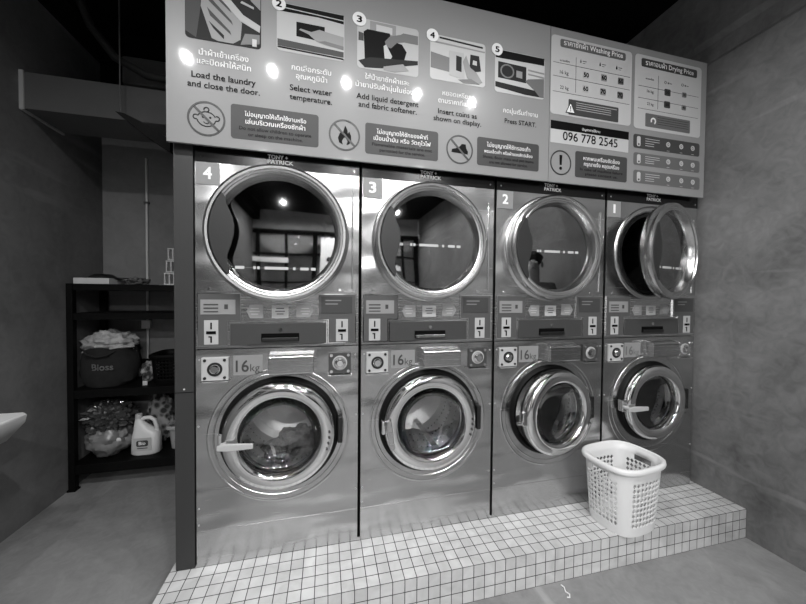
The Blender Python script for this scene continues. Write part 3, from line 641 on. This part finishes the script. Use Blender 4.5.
# phone number
x0, z0, x1, z1 = (1.659, 1.957, 2.158, 2.070)
p = plate('phone_box', (x0, z0, x1, z1), 's_pale', 1, .004)
zb = z0+(z1-z0)*.62
sobj('heading_bar', MB().prism([(x0, zb), (x1, zb), (x1, z1), (x0, z1)], layer(2), layer(1)), 's_black', p)
sobj('lettering', text_mb('ปัญหาการใช้งาน', ((x0+x1)/2, zb+.012), .115, .01, y=layer(2)-.0003, center=True), 's_white', p)
sobj('lettering', text_mb('096 778 2545', ((x0+x1)/2, z0+.019), (x1-x0)*.70, .014, y=layer(1)-.0003, center=True), 's_black', p)
# washing prices
q = (1.655, 2.104, 2.170, 2.506)
WP = plate('washing_price_board', q, 's_pale', 1, .02); x0, z0, x1, z1 = q
hq = (1.708, 2.451, 2.125, 2.492)
plate('board_heading', hq, 's_mid', 2, .01, WP)
k = text_mb('ราคาซักผ้า Washing Price', ((hq[0]+hq[2])/2, hq[1]+.012), (hq[2]-hq[0])*.90, .012, y=layer(2)-.0003, center=True); sobj('lettering', k, 's_white', WP)
ln = MB()
for za in (2.368, 2.299, 2.220): ln.box(x0+.012, x1-.012, layer(1)-.0004, layer(1), za-.001, za+.001)
xv, zt = (1.806, 2.414); ln.box(xv-.001, xv+.001, layer(1)-.0004, layer(1), (1.811, 2.230)[1], zt)
sobj('table_lines', ln, 's_line', WP)
for s, a, h in (('ขนาดเครื่อง', (1.736, 2.378), .060), ('16 kg', (1.734, 2.314), .052), ('22 kg', (1.736, 2.237), .052)):
    sobj('lettering', text_mb(s, a, h, .008, y=layer(1)-.0003, center=True), 's_line', WP)
for s, (x, z), mt in (('50', (1.870, 2.332), 's_g5'), ('60', (1.985, 2.337), 's_g4'), ('60', (2.096, 2.337), 's_g3'), ('60', (1.868, 2.260), 's_g5'), ('70', (1.980, 2.262), 's_g4'), ('70', (2.094, 2.261), 's_g3')):
    plate('price_chip', (x-.019, z-.018, x+.019, z+.018), mt, 2, .006, WP)
    sobj('lettering', text_mb(s, (x, z-.011), .030, .03, y=layer(2)-.0003, center=True), 's_black' if mt != 's_g3' else 's_g1', WP)
for (x, z), mt in (((1.835, 2.397), 's_lmid'), ((1.958, 2.402), 's_g2'), ((2.067, 2.403), 's_g1')):
    sobj('water_drop', MB().prism([(x+.006*u, z+.008*v) for u, v in ((0, 1.6), (.55, .5), (.8, -.2), (.55, -.8), (0, -1), (-.55, -.8), (-.8, -.2), (-.55, .5))], layer(2), layer(1)), mt, WP)
    m2 = MB(); m2.box(x+.012, x+.036, layer(1)-.0004, layer(1), z+.002, z+.006); m2.box(x+.012, x+.028, layer(1)-.0004, layer(1), z-.008, z-.005); sobj('fine_print', m2, 's_g3', WP)
q2 = (1.764, 2.112, 2.085, 2.192)
b = plate('caution_box', q2, 's_dark', 2, .006, WP); 
x, z = (1.776, 2.145)
sobj('warning_triangle', MB().prism([(x-.030, z-.026), (x+.030, z-.026), (x, z+.030)], layer(3), layer(1)), 's_g1', WP)
sobj('warning_triangle', MB().prism([(x-.024, z-.022), (x+.024, z-.022), (x, z+.023)], layer(3.3), layer(1)), 's_white', WP)
sobj('exclamation', MB().prism([(x-.003, z+.010), (x+.003, z+.010), (x+.002, z-.008), (x-.002, z-.008)], layer(3.6), layer(1)).disc(x, z-.014, .003, layer(3.6), layer(1), 10), 's_black', WP)
fp_ = MB()
for i in range(4): fp_.box(x+.035, q2[2]-(.012 if i == 0 else .05), layer(2)-.0004, layer(2), q2[3]-.013-i*.0115-.002, q2[3]-.013-i*.0115+.001)
sobj('fine_print', fp_, 's_g5', WP)
# drying prices
q = (2.192, 2.100, 2.679, 2.507)
DP = plate('drying_price_board', q, 's_pale', 1, .02); x0, z0, x1, z1 = q
hq = (2.235, 2.443, 2.643, 2.489)
plate('board_heading', hq, 's_dark', 2, .01, DP)
sobj('lettering', text_mb('ราคาอบผ้า Drying Price', ((hq[0]+hq[2])/2, hq[1]+.012), (hq[2]-hq[0])*.86, .012, y=layer(2)-.0003, center=True), 's_white', DP)
ln = MB()
for za in (2.336, 2.270, 2.212): ln.box(x0+.025, x1-.02, layer(1)-.0004, layer(1), za-.001, za+.001)
xv, zt = (2.357, 2.410); ln.box(xv-.001, xv+.001, layer(1)-.0004, layer(1), (2.363, 2.223)[1], zt)
sobj('table_lines', ln, 's_line', DP)
for s, a, h in (('ขนาดเครื่อง', (2.295, 2.377), .058), ('16 kg', (2.301, 2.306), .046), ('22 kg', (2.303, 2.237), .046), ('45 นาที', (2.433, 2.375), .042), ('25 นาที', (2.559, 2.381), .042)):
    if 'นาที' in s:
        sobj('clock_symbol', MB().ring(a[0]-.024, a[1]+.006, .006, .008, layer(2), layer(1), 16), 's_line', DP)
        fp_ = MB(); fp_.box(a[0]-.008, a[0]+.004, layer(1)-.0004, layer(1), a[1], a[1]+.010); fp_.box(a[0]+.009, a[0]+.022, layer(1)-.0004, layer(1), a[1]+.002, a[1]+.007); sobj('fine_print', fp_, 's_g3', DP)
    else: sobj('lettering', text_mb(s, a, h, .008, y=layer(1)-.0003, center=True), 's_line', DP)
for s, (x, z), mt, r in (('50', (2.425, 2.327), 's_dark', .022), ('30', (2.550, 2.332), 's_lmid', .017), ('60', (2.424, 2.258), 's_dark', .022), ('40', (2.549, 2.259), 's_lmid', .017)):
    plate('price_chip', (x-r, z-r*.85, x+r, z+r*.85), mt, 2, .006, DP)
    sobj('lettering', text_mb(s, (x, z-.008), .022, .015, y=layer(2)-.0003, center=True), 's_g1', DP)
q2 = (2.271, 2.117, 2.599, 2.191)
plate('note_box', q2, 's_mid', 2, .006, DP)
x, z = (2.327, 2.152)
sobj('timer_symbol', MB().prism(arc(x, z, .019, -60, 210, .008), layer(3), layer(2)), 's_white', DP)
fp_ = MB()
for i in range(4): fp_.box(x+.03, q2[2]-.012, layer(2)-.0004, layer(2), q2[3]-.014-i*.0125-.001, q2[3]-.014-i*.0125+.001)
sobj('fine_print', fp_, 's_g1', DP)
# temperature boxes
for q, mt in (((2.192, 1.991, 2.679, 2.067), 's_dark'), ((2.195, 1.897, 2.683, 1.966), 's_mid'), ((2.197, 1.797, 2.687, 1.869), 's_mid')):
    b = plate('temperature_box', q, mt, 1, .014); x0, z0, x1, z1 = q; w_ = x1-x0; h_ = z1-z0; cz = (z0+z1)/2
    sobj('thermometer', MB().prism(rrect((x0+w_*.05, z0+h_*.14, x0+w_*.10, z1-h_*.14), .009), layer(2), layer(1)), 's_pale', b)
    sobj('thermometer_bulb', MB().disc(x0+w_*.075, z0+h_*.28, .0055, layer(3), layer(1), 12), 's_g2', b)
    fp_ = MB()
    for i in range(4): fp_.box(x0+w_*.17, x0+w_*(.38 if i < 2 else .30), layer(1)-.0005, layer(1), z1-h_*(.24+.17*i)-.0015, z1-h_*(.24+.17*i)+.0015)
    sobj('fine_print', fp_, 's_pale', b)
    for f in (.51, .71, .89):
        sobj('garment_symbol', MB().ring(x0+w_*f, cz+.005, .008, .0145, layer(2), layer(1), 24), 's_pale', b)
        sobj('garment_symbol', MB().disc(x0+w_*f, cz+.005, .0045, layer(2), layer(1), 8), 's_pale', b)
        sobj('fine_print', MB().box(x0+w_*f-.010, x0+w_*f+.010, layer(1)-.0004, layer(1), z0+.006, z0+.008), 's_pale', b)

# ---------------------------------------------------------------- laundry basket on the step
def sellipse(cx, cy, a, b, z, n=96, e=4.2, ph=0):
    out = []
    for i in range(n):
        t = 2*PI*i/n+ph; c_, s_ = math.cos(t), math.sin(t)
        k = (abs(c_)**e+abs(s_)**e)**(-1/e)
        out.append((cx+a*k*c_, cy+b*k*s_, z))
    return out
def basket(name, label, cat, loc, a0, b0, a1, b1, h, mat, nper=22, rows=14, group=None, rz=0, rim=True, e=4.2, hz=(.10, .76)):
    root = thing(name, label, cat, loc, group, rz)
    n = nper*4; mb = MB()
    lv = [0, .03]+[hz[0]+(hz[1]-hz[0])*i/rows for i in range(rows+1)]+[.88, 1.0]
    def sec(f): 
        k = f**.9
        # angles spread so every side gets equal columns
        out = []
        for i in range(n):
            side = i//nper; u = -1+2*(i % nper)/nper
            t = {0: math.atan2(u, 1), 1: math.atan2(1, -u), 2: math.atan2(-u, -1), 3: math.atan2(-1, u)}[side]
            c_, s_ = math.cos(t), math.sin(t); kk = (abs(c_)**e+abs(s_)**e)**(-1/e)
            out.append(((a0+(a1-a0)*k)*kk*c_, (b0+(b1-b0)*k)*kk*s_, h*f))
        return out
    S_ = [sec(f) for f in lv]; vs = [p for s in S_ for p in s]; fs = []
    for j in range(len(lv)-1):
        hole_row = 2 <= j < 2+rows
        for i in range(n):
            A, B, C_, D = j*n+i, j*n+(i+1) % n, (j+1)*n+(i+1) % n, (j+1)*n+i
            ci = i % nper
            side = i//nper
            slot = (side in (0, 2)) and (len(lv)-3 <= j) and (j == len(lv)-3) and abs(ci-nper/2+.5) < nper*.2
            if slot: continue
            if hole_row and 2 <= ci < nper-2:
                p = [Vector(vs[q]) for q in (A, B, C_, D)]; m = sum(p, Vector())/4; t_ = .93
                Sx, Ex, Nx, Wx = [m+((p[q]+p[(q+1) % 4])/2-m)*t_ for q in range(4)]
                b_ = len(vs); vs += [tuple(Sx), tuple(Ex), tuple(Nx), tuple(Wx)]
                s1, e1, n1, w1 = b_, b_+1, b_+2, b_+3
                fs += [(A, B, s1), (B, C_, e1), (C_, D, n1), (D, A, w1), (A, s1, w1), (B, e1, s1), (C_, n1, e1), (D, w1, n1)]
            else: fs.append((A, B, C_, D))
    fs.append(tuple(range(n))[::-1])
    mb.add(vs, fs)
    o = obj('basket_body', mb, mat, root, smooth=True, ang=50)
    m = o.modifiers.new('solid', 'SOLIDIFY'); m.thickness = .0032; m.offset = -1
    if rim:
        def off(sc_, z): return [((a1+sc_)/a1*x, (b1+sc_)/b1*y, z) for x, y, _ in S_[-1]]
        r = MB().loft([off(-.004, h-.004), off(-.002, h+.004), off(.006, h+.007), off(.014, h+.003), off(.016, h-.010), off(.014, h-.018), off(.010, h-.018), off(.008, h-.006), off(-.004, h-.004)], cap=False)
        obj('rim', r, mat, root, smooth=True, ang=70)
    return root
basket('laundry_basket', 'white plastic laundry basket with diamond holes standing on the tiled step', 'basket', (2.030, -.162, .001), .136, .115, .164, .133, .336, M['basket'], nper=12, rows=9, rz=math.radians(7), e=3.2, hz=(.13, .80))

# ---------------------------------------------------------------- shelf with its load, in the dark alcove
SX_0, SX_1, SY_0, SY_1 = -1.110, -.20, 1.04, 1.39
sh = thing('storage_shelf', 'black metal storage rack with four shelves against the back wall', 'shelf', (-.65, 1.25, FL))
def T(mb): mb.v = [(x+.65, y-1.25, z-FL) for x, y, z in mb.v]; return mb
for x in (SX_0, SX_1-.035):
    for y in (SY_0, SY_1-.035):
        o = obj('post', T(MB().box(x, x+.035, y, y+.035, FL+.012, 1.215)), M['shelf'], sh)
        obj('foot', T(MB().box(x-.006, x+.041, y-.006, y+.041, FL, FL+.012)), M['shelf'], o)
LEV = [(1.171, 1.214), (.976, 1.020), (.457, .510), (-.052, .012)]
for z0, z1 in LEV: obj('shelf_board', T(MB().box(SX_0+.005, SX_1-.005, SY_0+.004, SY_1-.004, z0, z1)), M['shelf'], sh, bevel=.002)
for z0, z1 in ((.62, .65), (.18, .21)):
    b_ = T(MB().box(SX_0+.036, SX_1-.036, SY_1-.03, SY_1-.02, z0, z1)); obj('brace', b_, M['shelf'], sh)
T1, T2, T3, T4 = 1.215, 1.021, .511, .013
# top: white box with a dark cap, crumpled paper, white slotted rack
tag(obj('flat_box', MB().box(-1.095, -.895, 1.08, 1.28, T1, T1+.040), M['card'], bevel=.002), 'flat white box at the left end of the rack top', 'box')
cp = MB(); cp.lathez([(0, T1+.075), (.05, T1+.070), (.075, T1+.052), (.08, T1+.040), (0, T1+.040)], -.985, 1.18, 28)
cp.loft([[(-.925+.09*u, 1.18+.05*math.cos(PI*v), T1+.042+.004*w_) for v, w_ in ((0, 0), (1, 0), (1, 1), (0, 1))] for u in (0, .5, 1)])
tag(obj('cap', cp, M['black'], smooth=True), 'black cloth cap lying on the flat white box', 'cap')
tag(obj('crumpled_bag', lump(.055, .05, .032, 11, .7, -.80, 1.22, T1+.020, flatz=.019), M['duct'], smooth=True), 'small crumpled grey plastic bag next to the white box', 'bag')
rk = thing('slotted_rack', 'white slotted plastic rack upright on the shelf top', 'rack', (-.58, 1.24, T1))
for i in range(3):
    f = MB(); z = .004+i*.092; x = -.055+i*.012
    f.box(x, .12, -.012, .012, z, z+.008); f.box(x, .12, -.012, .012, z+.080, z+.088)
    for q in range(5): f.box(x+q*.03, x+q*.03+.008, -.010, .010, z+.008, z+.080)
    obj('rack_tier', f, M['conduit'], rk)
obj('rack_foot', MB().box(-.075, .12, -.03, .03, 0, .004), M['conduit'], rk)
# third level: black bag of laundry, black crate
bg_ = thing('laundry_bag', 'open black bag stuffed with pale laundry on the middle shelf', 'bag', (-.955, 1.19, T3))
prof = []
def bagsec(f, a, b, w_=.12, s=3):
    out = []
    for i in range(40):
        t = 2*PI*i/40; d = Vector((math.cos(t), math.sin(t), f*2)); k = 1+w_*noise.noise(d*1.7+Vector((s, 0, 0)))+.04*noise.noise(d*6)
        out.append((a*k*math.cos(t), b*k*math.sin(t), 0))
    return out
secs = []
for f, a, b, z in ((0, .10, .09, 0), (.05, .135, .11, .002), (.2, .155, .125, .04), (.5, .165, .130, .12), (.75, .160, .125, .19), (.9, .150, .12, .235), (1, .148, .118, .262)):
    secs.append([(x, y, z+(0 if z < .01 else .012*math.sin(3*i/40*2*PI))) for i, (x, y, _) in enumerate(bagsec(f, a, b))])
obj('bag_body', MB().loft(secs), M['bagb'], bg_, smooth=True)
obj('bundle', lump(.155, .115, .085, 4, .35, .005, 0, .29, freq=3), M['bagc'], bg_, smooth=True, label='pale crumpled laundry bulging from the bag')
tt = text_mb('Bioss', (-.03, .125), .12, .02, y=-.145)
tt.v = [(x, -.1375+abs(x-.03)*.10, z) for x, y, z in tt.v]
obj('bag_print', tt, M['s_lmid'], bg_)
hd = MB().tube([(-.09, -.10, .25), (-.06, -.135, .235), (.0, -.15, .215), (.06, -.14, .225), (.09, -.10, .25)], .006, 8)
obj('bag_handle', hd, M['bagb'], bg_, smooth=True)
tag(obj('bundle_of_cloth', lump(.035, .07, .07, 21, .4, -.735, 1.23, T3+.068, flatz=.066), M['pile'], smooth=True), 'grey rolled cloth squeezed beside the black bag', 'cloth')
cr = basket('black_crate', 'black plastic crate with slotted sides on the middle shelf', 'crate', (-.56, 1.25, T3), .125, .12, .135, .13, .20, M['shelf'], nper=12, rows=6, hz=(.12, .85))
for x, z in ((-.700, .075), (-.475, .135)):
    tag(obj('paper_tag', MB().box(x-.014, x+.014, 1.10, 1.102, T3+z-.014 if z > .1 else T3-.002, T3+z+.014 if z > .1 else T3+.030), M['card']), ('small white tag on the front of the black crate' if z > .1 else 'small white tag hanging at the middle shelf edge below the grey cloth'), 'tag')
# bottom level
sk = thing('plastic_sack', 'clear plastic sack of laundry topped with crinkled shiny film on the bottom shelf', 'sack', (-.962, 1.19, T4))
obj('sack_body', lump(.130, .12, .125, 31, .22, .01, 0, .118, freq=2.6, flatz=.117), M['sack'], sk, smooth=True)
cf = lump(.150, .12, .105, 33, .32, .01, -.01, .272, 48, 30, freq=5.5)
obj('crinkled_film', cf, M['film'], sk, smooth=True, ang=14, label='shiny crinkled clear film')
tag(obj('clothes_pile', lump(.085, .055, .19, 41, .25, -.705, 1.325, T4+.19, freq=4, flatz=.188), M['pile'], smooth=True), 'pile of patterned clothes behind the white detergent jug', 'clothes')
jg = thing('detergent_jug', 'white plastic detergent jug with grip handle on the bottom shelf', 'jug', (-.715, 1.15, T4))
secs = []
for z, a, b, cx in ((0, .080, .045, 0), (.01, .090, .050, 0), (.11, .086, .050, 0), (.15, .080, .047, 0), (.175, .060, .040, -.018), (.205, .040, .030, -.036), (.235, .024, .022, -.046), (.255, .020, .020, -.048)):
    secs.append(sellipse(cx, 0, a, b, z, 40, 3 if z < .16 else 2.2))
obj('jug_body', MB().loft(secs), M['jug'], jg, smooth=True, ang=60)
obj('jug_handle', MB().tube([(-.040, 0, .232), (-.015, 0, .250), (.020, 0, .252), (.048, 0, .232), (.060, 0, .195), (.066, 0, .150), (.060, 0, .11)], [.014, .014, .013, .013, .013, .014, .014], 12), M['jug'], jg, smooth=True)
obj('cap', MB().lathez([(.0, .282), (.020, .282), (.022, .255), (.022, .250)], -.048, 0, 24), M['plateL'], jg, smooth=True)
lb = MB().box(-.058, .050, -.0525, -.0495, .035, .125); l_ = obj('jug_label', lb, M['plateL'], jg)
q = MB(); q.prism(rrect((-.04, .065, .032, .108), .012), -.0535, -.0525); q.box(-.035, .028, -.0535, -.0525, .050, .056); obj('label_print', q, M['s_dark'], l_)
obj('label_mark', text_mb('Bio', (-.004, .078), .040, .02, y=-.054, center=True), M['white'], l_)
basket('grey_basket', 'pale grey plastic tub at the right of the bottom shelf', 'basket', (-.50, 1.24, T4), .080, .075, .095, .085, .165, M['greyb'], nper=12, rows=2, hz=(.3, .36))
# conduit with junction box on the back wall
cd = thing('electrical_conduit', 'thin grey electrical conduit with junction box on the back wall', 'conduit', (-.83, YB, .90))
obj('conduit_pipe', MB().tube([(.005, -.012, .0-.3), (.005, -.012, 1.30)], .008, 10), M['conduit'], cd, smooth=True)
obj('junction_box', MB().box(-.028, .030, -.035, 0, -.02, .045), M['conduit'], cd, bevel=.004)
for z in (.35, .95): obj('clip', MB().box(-.012, .022, -.022, 0, z, z+.015), M['rod'], cd)

# wash basin on the left wall
sk_ = thing('wash_basin', 'white ceramic wash basin mounted on the left wall', 'sink', (XL, .05, .58))
ys0, ys1 = -.27, .27
sec = []
sec_o = [(0.0, .030), (.340, .030), (.347, .022), (.340, -.008), (.27, -.09), (.20, -.12), (.0, -.13)]
def bs(y, k): return [(x*k if x > .01 else x, y, z if z > 0 else z*(.8+.2*k)) for x, z in sec_o]
obj('basin_body', MB().loft([bs(ys0, .93), bs(ys0+.02, .99), bs(ys1-.02, .99), bs(ys1, .93)]), M['ceramic'], sk_, smooth=True, bevel=.004)
bw = MB().lathez([(.15, .032), (.145, .0318), (.12, .0312), (.02, .0308), (.0, .0306)], .17, 0, 40); obj('bowl', bw, M['plateL'], sk_, smooth=True)
obj('tap', MB().tube([(.04, 0, .03), (.04, 0, .13), (.06, 0, .15), (.13, 0, .14), (.13, 0, .12)], .010, 12), M['chrome'], sk_, smooth=True)
obj('drain_pipe', MB().tube([(.12, 0, -.15), (.12, 0, -.38), (.09, 0, -.42), (.01, 0, -.42)], .016, 12), M['chrome'], sk_, smooth=True)

# scrap of string on the floor
tag(obj('string_scrap', MB().tube([(1.577, -.272, FL+.003), (1.582, -.286, FL+.004), (1.572, -.306, FL+.004), (1.582, -.320, FL+.003), (1.570, -.334, FL+.004), (1.560, -.330, FL+.003)], .0025, 6), M['white'], smooth=True), 'short curl of white string on the concrete floor in front of the step', 'string')

# ---------------------------------------------------------------- downlights, bench, added lamp rows behind the camera
def lamp(x, y, pw, lab):
    t = thing('ceiling_downlight', lab, 'lamp', (x, y, ZC), 'ceiling downlights')
    obj('housing', MB().lathez([(.045, 0), (.045, -.075), (.052, -.08), (.056, -.08), (.056, 0)], 0, 0, 32), M['black'], t, smooth=True)
    obj('bulb', MB().lathez([(0, -.066), (.028, -.066), (.028, -.060), (0, -.060)], 0, 0, 24), M['lampglow'], t)
    l = bpy.data.lights.new('downlight', 'SPOT'); l.energy = pw; l.spot_size = math.radians(170); l.spot_blend = .7; l.shadow_soft_size = .03
    o = bpy.data.objects.new('lamp_light', l); C.objects.link(o); o.parent = t; o.location = (0, 0, -.09)
NM = ['first', 'second', 'third', 'fourth', 'fifth']
for i, x in enumerate((-.55, .09, .70, 1.35, 1.90)): lamp(x, -1.5, P1, 'black ceiling downlight over the aisle, %s from the left wall' % NM[i])
for i, x in enumerate((-.3, .8, 1.9)): lamp(x, -3.3, P1*2.2, 'added black ceiling downlight in the middle of the room, %s from the left wall' % NM[i])  # unseen row added to brighten the floor and walls mirrored in the machines
for i, x in enumerate((-.3, .8, 1.9)): lamp(x, -5.3, P1*3.2, 'added black ceiling downlight near the far wall, %s from the left wall' % NM[i])  # unseen row added so the far wall reflects brightly in the chrome
bn = thing('counter', 'long folding counter against the far wall', 'counter', (-.2, YF+.50, FL))
obj('counter_top', MB().box(-.85, .6, -.3, .3, .92, .97), M['plateL'], bn, bevel=.004)
obj('counter_front', MB().box(-.85, .6, .20, .24, .0, .92), M['s_dark'], bn)
pl = thing('notice_column', 'narrow white column with round sockets by the far wall', 'column', (.72, YF+.14, FL))
obj('column_body', MB().box(-.22, .22, 0, .22, 0, 2.6), M['white'], pl, bevel=.004)
for z in (1.0, 1.35, 1.7, 2.05): obj('socket', MB().disc(.0, z, .06, .22, .235, 24), M['black'], pl)
for i, (x, z, w_, h_) in enumerate(((-.75, 1.9, .9, .12), (1.75, 1.7, .9, .16))):
    tag(obj('wall_rail', MB().box(x-w_/2, x+w_/2, YF+.101, YF+.14, z-h_/2, z+h_/2), M['white']), 'white horizontal rail on the far wall, %s of the white column' % ('left', 'right')[i], 'rail')

# customer standing to the right of the camera, mirrored in the dryer glass
def skin(name, nodes, edges, mat, parent, lv=2):
    me = bpy.data.meshes.new(name); me.from_pydata([n_[0] for n_ in nodes], edges, []); o = bpy.data.objects.new(name, me); C.objects.link(o)
    m = o.modifiers.new('skin', 'SKIN'); m.use_smooth_shade = True
    sk_l = me.skin_vertices[0].data if me.skin_vertices else None
    if sk_l is None:
        import bmesh
        b = bmesh.new(); b.from_mesh(me); b.verts.layers.skin.verify(); b.to_mesh(me); b.free(); sk_l = me.skin_vertices[0].data
    for i, n_ in enumerate(nodes): sk_l[i].radius = (n_[1], n_[1]); sk_l[i].use_root = (i == 0)
    s_ = o.modifiers.new('sub', 'SUBSURF'); s_.levels = lv; s_.render_levels = lv
    dg = bpy.context.evaluated_depsgraph_get(); me2 = bpy.data.meshes.new_from_object(o.evaluated_get(dg)); bpy.data.objects.remove(o)
    me2.name = name
    return obj(name, me2, mat, parent, smooth=True, ang=180)
pr_ = thing('person', 'person in grey shirt and dark trousers holding white cloth, standing by the right wall', 'person', (2.50, -1.33, FL), rz=math.radians(-145))
nd = [((0,0,.93),.12), ((0,0,1.1),.115), ((0,-.02,1.30),.13), ((0,-.05,1.45),.05), ((0,-.08,1.53),.075), ((0,-.105,1.62),.09), ((0,-.09,1.69),.065), ((0,-.205,1.60),.014)]
ed = [(0,1),(1,2),(2,3),(3,4),(4,5),(5,6),(5,7)]
for s_ in (-1, 1):
    b_ = len(nd)
    nd += [((s_*.17,-.02,1.38),.055), ((s_*.23,-.05,1.10),.04), ((s_*.13,-.28,1.06),.026), ((s_*.09,-.35,1.05),.028), ((s_*.09,0,.86),.08), ((s_*.10,-.02,.48),.052), ((s_*.10,.01,.09),.036), ((s_*.115,-.15,.035),.032)]
    ed += [(2,b_),(b_,b_+1),(b_+1,b_+2),(b_+2,b_+3),(0,b_+4),(b_+4,b_+5),(b_+5,b_+6),(b_+6,b_+7)]
    for q in range(4):
        c0 = len(nd); nd += [((s_*(.105-.018*q),-.40,1.055),.009), ((s_*(.10-.018*q),-.43-.004*(q % 2),1.035),.008), ((s_*(.095-.018*q),-.435,1.01),.007)]
        ed += [(b_+3,c0),(c0,c0+1),(c0+1,c0+2)]
    c0 = len(nd); nd += [((s_*.055,-.36,1.07),.010), ((s_*.035,-.385,1.075),.008)]; ed += [(b_+3,c0),(c0,c0+1)]
skin('body', nd, ed, M['skin'], pr_)
sn = [((0,0,.90),.135), ((0,0,1.1),.13), ((0,-.02,1.32),.145), ((0,-.04,1.41),.07)]; se = [(0,1),(1,2),(2,3)]
for s_ in (-1, 1):
    b_ = len(sn); sn += [((s_*.18,-.02,1.375),.07), ((s_*.225,-.04,1.16),.058)]; se += [(2,b_),(b_,b_+1)]
skin('shirt', sn, se, M['shirt'], pr_)
tn = [((0,0,.93),.135)]; te = []
for s_ in (-1, 1):
    b_ = len(tn); tn += [((s_*.09,0,.84),.095), ((s_*.10,-.02,.48),.068), ((s_*.10,.01,.11),.055)]; te += [(0,b_),(b_,b_+1),(b_+1,b_+2)]
skin('trousers', tn, te, M['trousers'], pr_)
obj('hair', lump(.098, .105, .085, 3, .12, 0, -.075, 1.675), M['hair'], pr_, smooth=True)
for s_ in (-1, 1):
    obj('eye', lump(.012, .008, .009, 1, 0, s_*.034, -.188, 1.625, 12, 8), M['white'], pr_, smooth=True)
    obj('ear', lump(.012, .02, .03, 2, .1, s_*.092, -.095, 1.61, 12, 8), M['skin'], pr_, smooth=True)
obj('mouth', lump(.024, .006, .006, 1, 0, 0, -.186, 1.565, 12, 8), M['s_mid'], pr_, smooth=True)
tw = lump(.12, .07, .17, 51, .3, 0, 0, 0, freq=2.5)
tag(obj('held_cloth', tw, M['laundry'], smooth=True, loc=(2.50-.47*math.sin(math.radians(35)), -1.33+.47*math.cos(math.radians(35)), FL+.90)), 'white cloth held in both hands by the person in the grey shirt', 'cloth')

# area light outside the added window, soft fill for the right wall
l = bpy.data.lights.new('added_window_light', 'AREA'); l.shape = 'RECTANGLE'; l.size = WY[1]-WY[0]; l.size_y = WZ[1]-WZ[0]; l.energy = PW
o = bpy.data.objects.new('added_window_light', l); C.objects.link(o); o.location = (XL-.26, (WY[0]+WY[1])/2, (WZ[0]+WZ[1])/2); o.rotation_euler = (PI/2, 0, -PI/2)

# move all top-level objects up so the floor is at z = 0
for o in list(C.objects):
    if o.parent is None: o.location.z += ZOFF

wd = bpy.data.worlds.new('world'); sc.world = wd; wd.use_nodes = True
wd.node_tree.nodes['Background'].inputs[0].default_value = (.8, .8, .8, 1); wd.node_tree.nodes['Background'].inputs[1].default_value = .5

cam = bpy.data.cameras.new('camera'); co = bpy.data.objects.new('camera', cam); C.objects.link(co)
cam.sensor_fit = 'HORIZONTAL'; cam.sensor_width = 36; cam.lens = 319.039/806*36; cam.clip_start = .02
yaw, pit, rol = 0.23659, 0.02136, 0.00858
f = Vector((math.sin(yaw)*math.cos(pit), math.cos(yaw)*math.cos(pit), -math.sin(pit))); r = Vector((math.cos(yaw), -math.sin(yaw), 0)); u = r.cross(f)
c_, s_ = math.cos(rol), math.sin(rol); r, u = c_*r+s_*u, -s_*r+c_*u
mt = Matrix((( r.x, u.x, -f.x, 0), (r.y, u.y, -f.y, 0), (r.z, u.z, -f.z, 0), (0, 0, 0, 1)))
co.matrix_world = Matrix.Translation(Vector((0.5331, -1.4860, 1.1570))+Vector((0, 0, ZOFF))) @ mt
sc.camera = co
sc.view_settings.view_transform = 'Standard'; sc.view_settings.look = 'None'; sc.view_settings.gamma = 1; sc.view_settings.exposure = EXPO
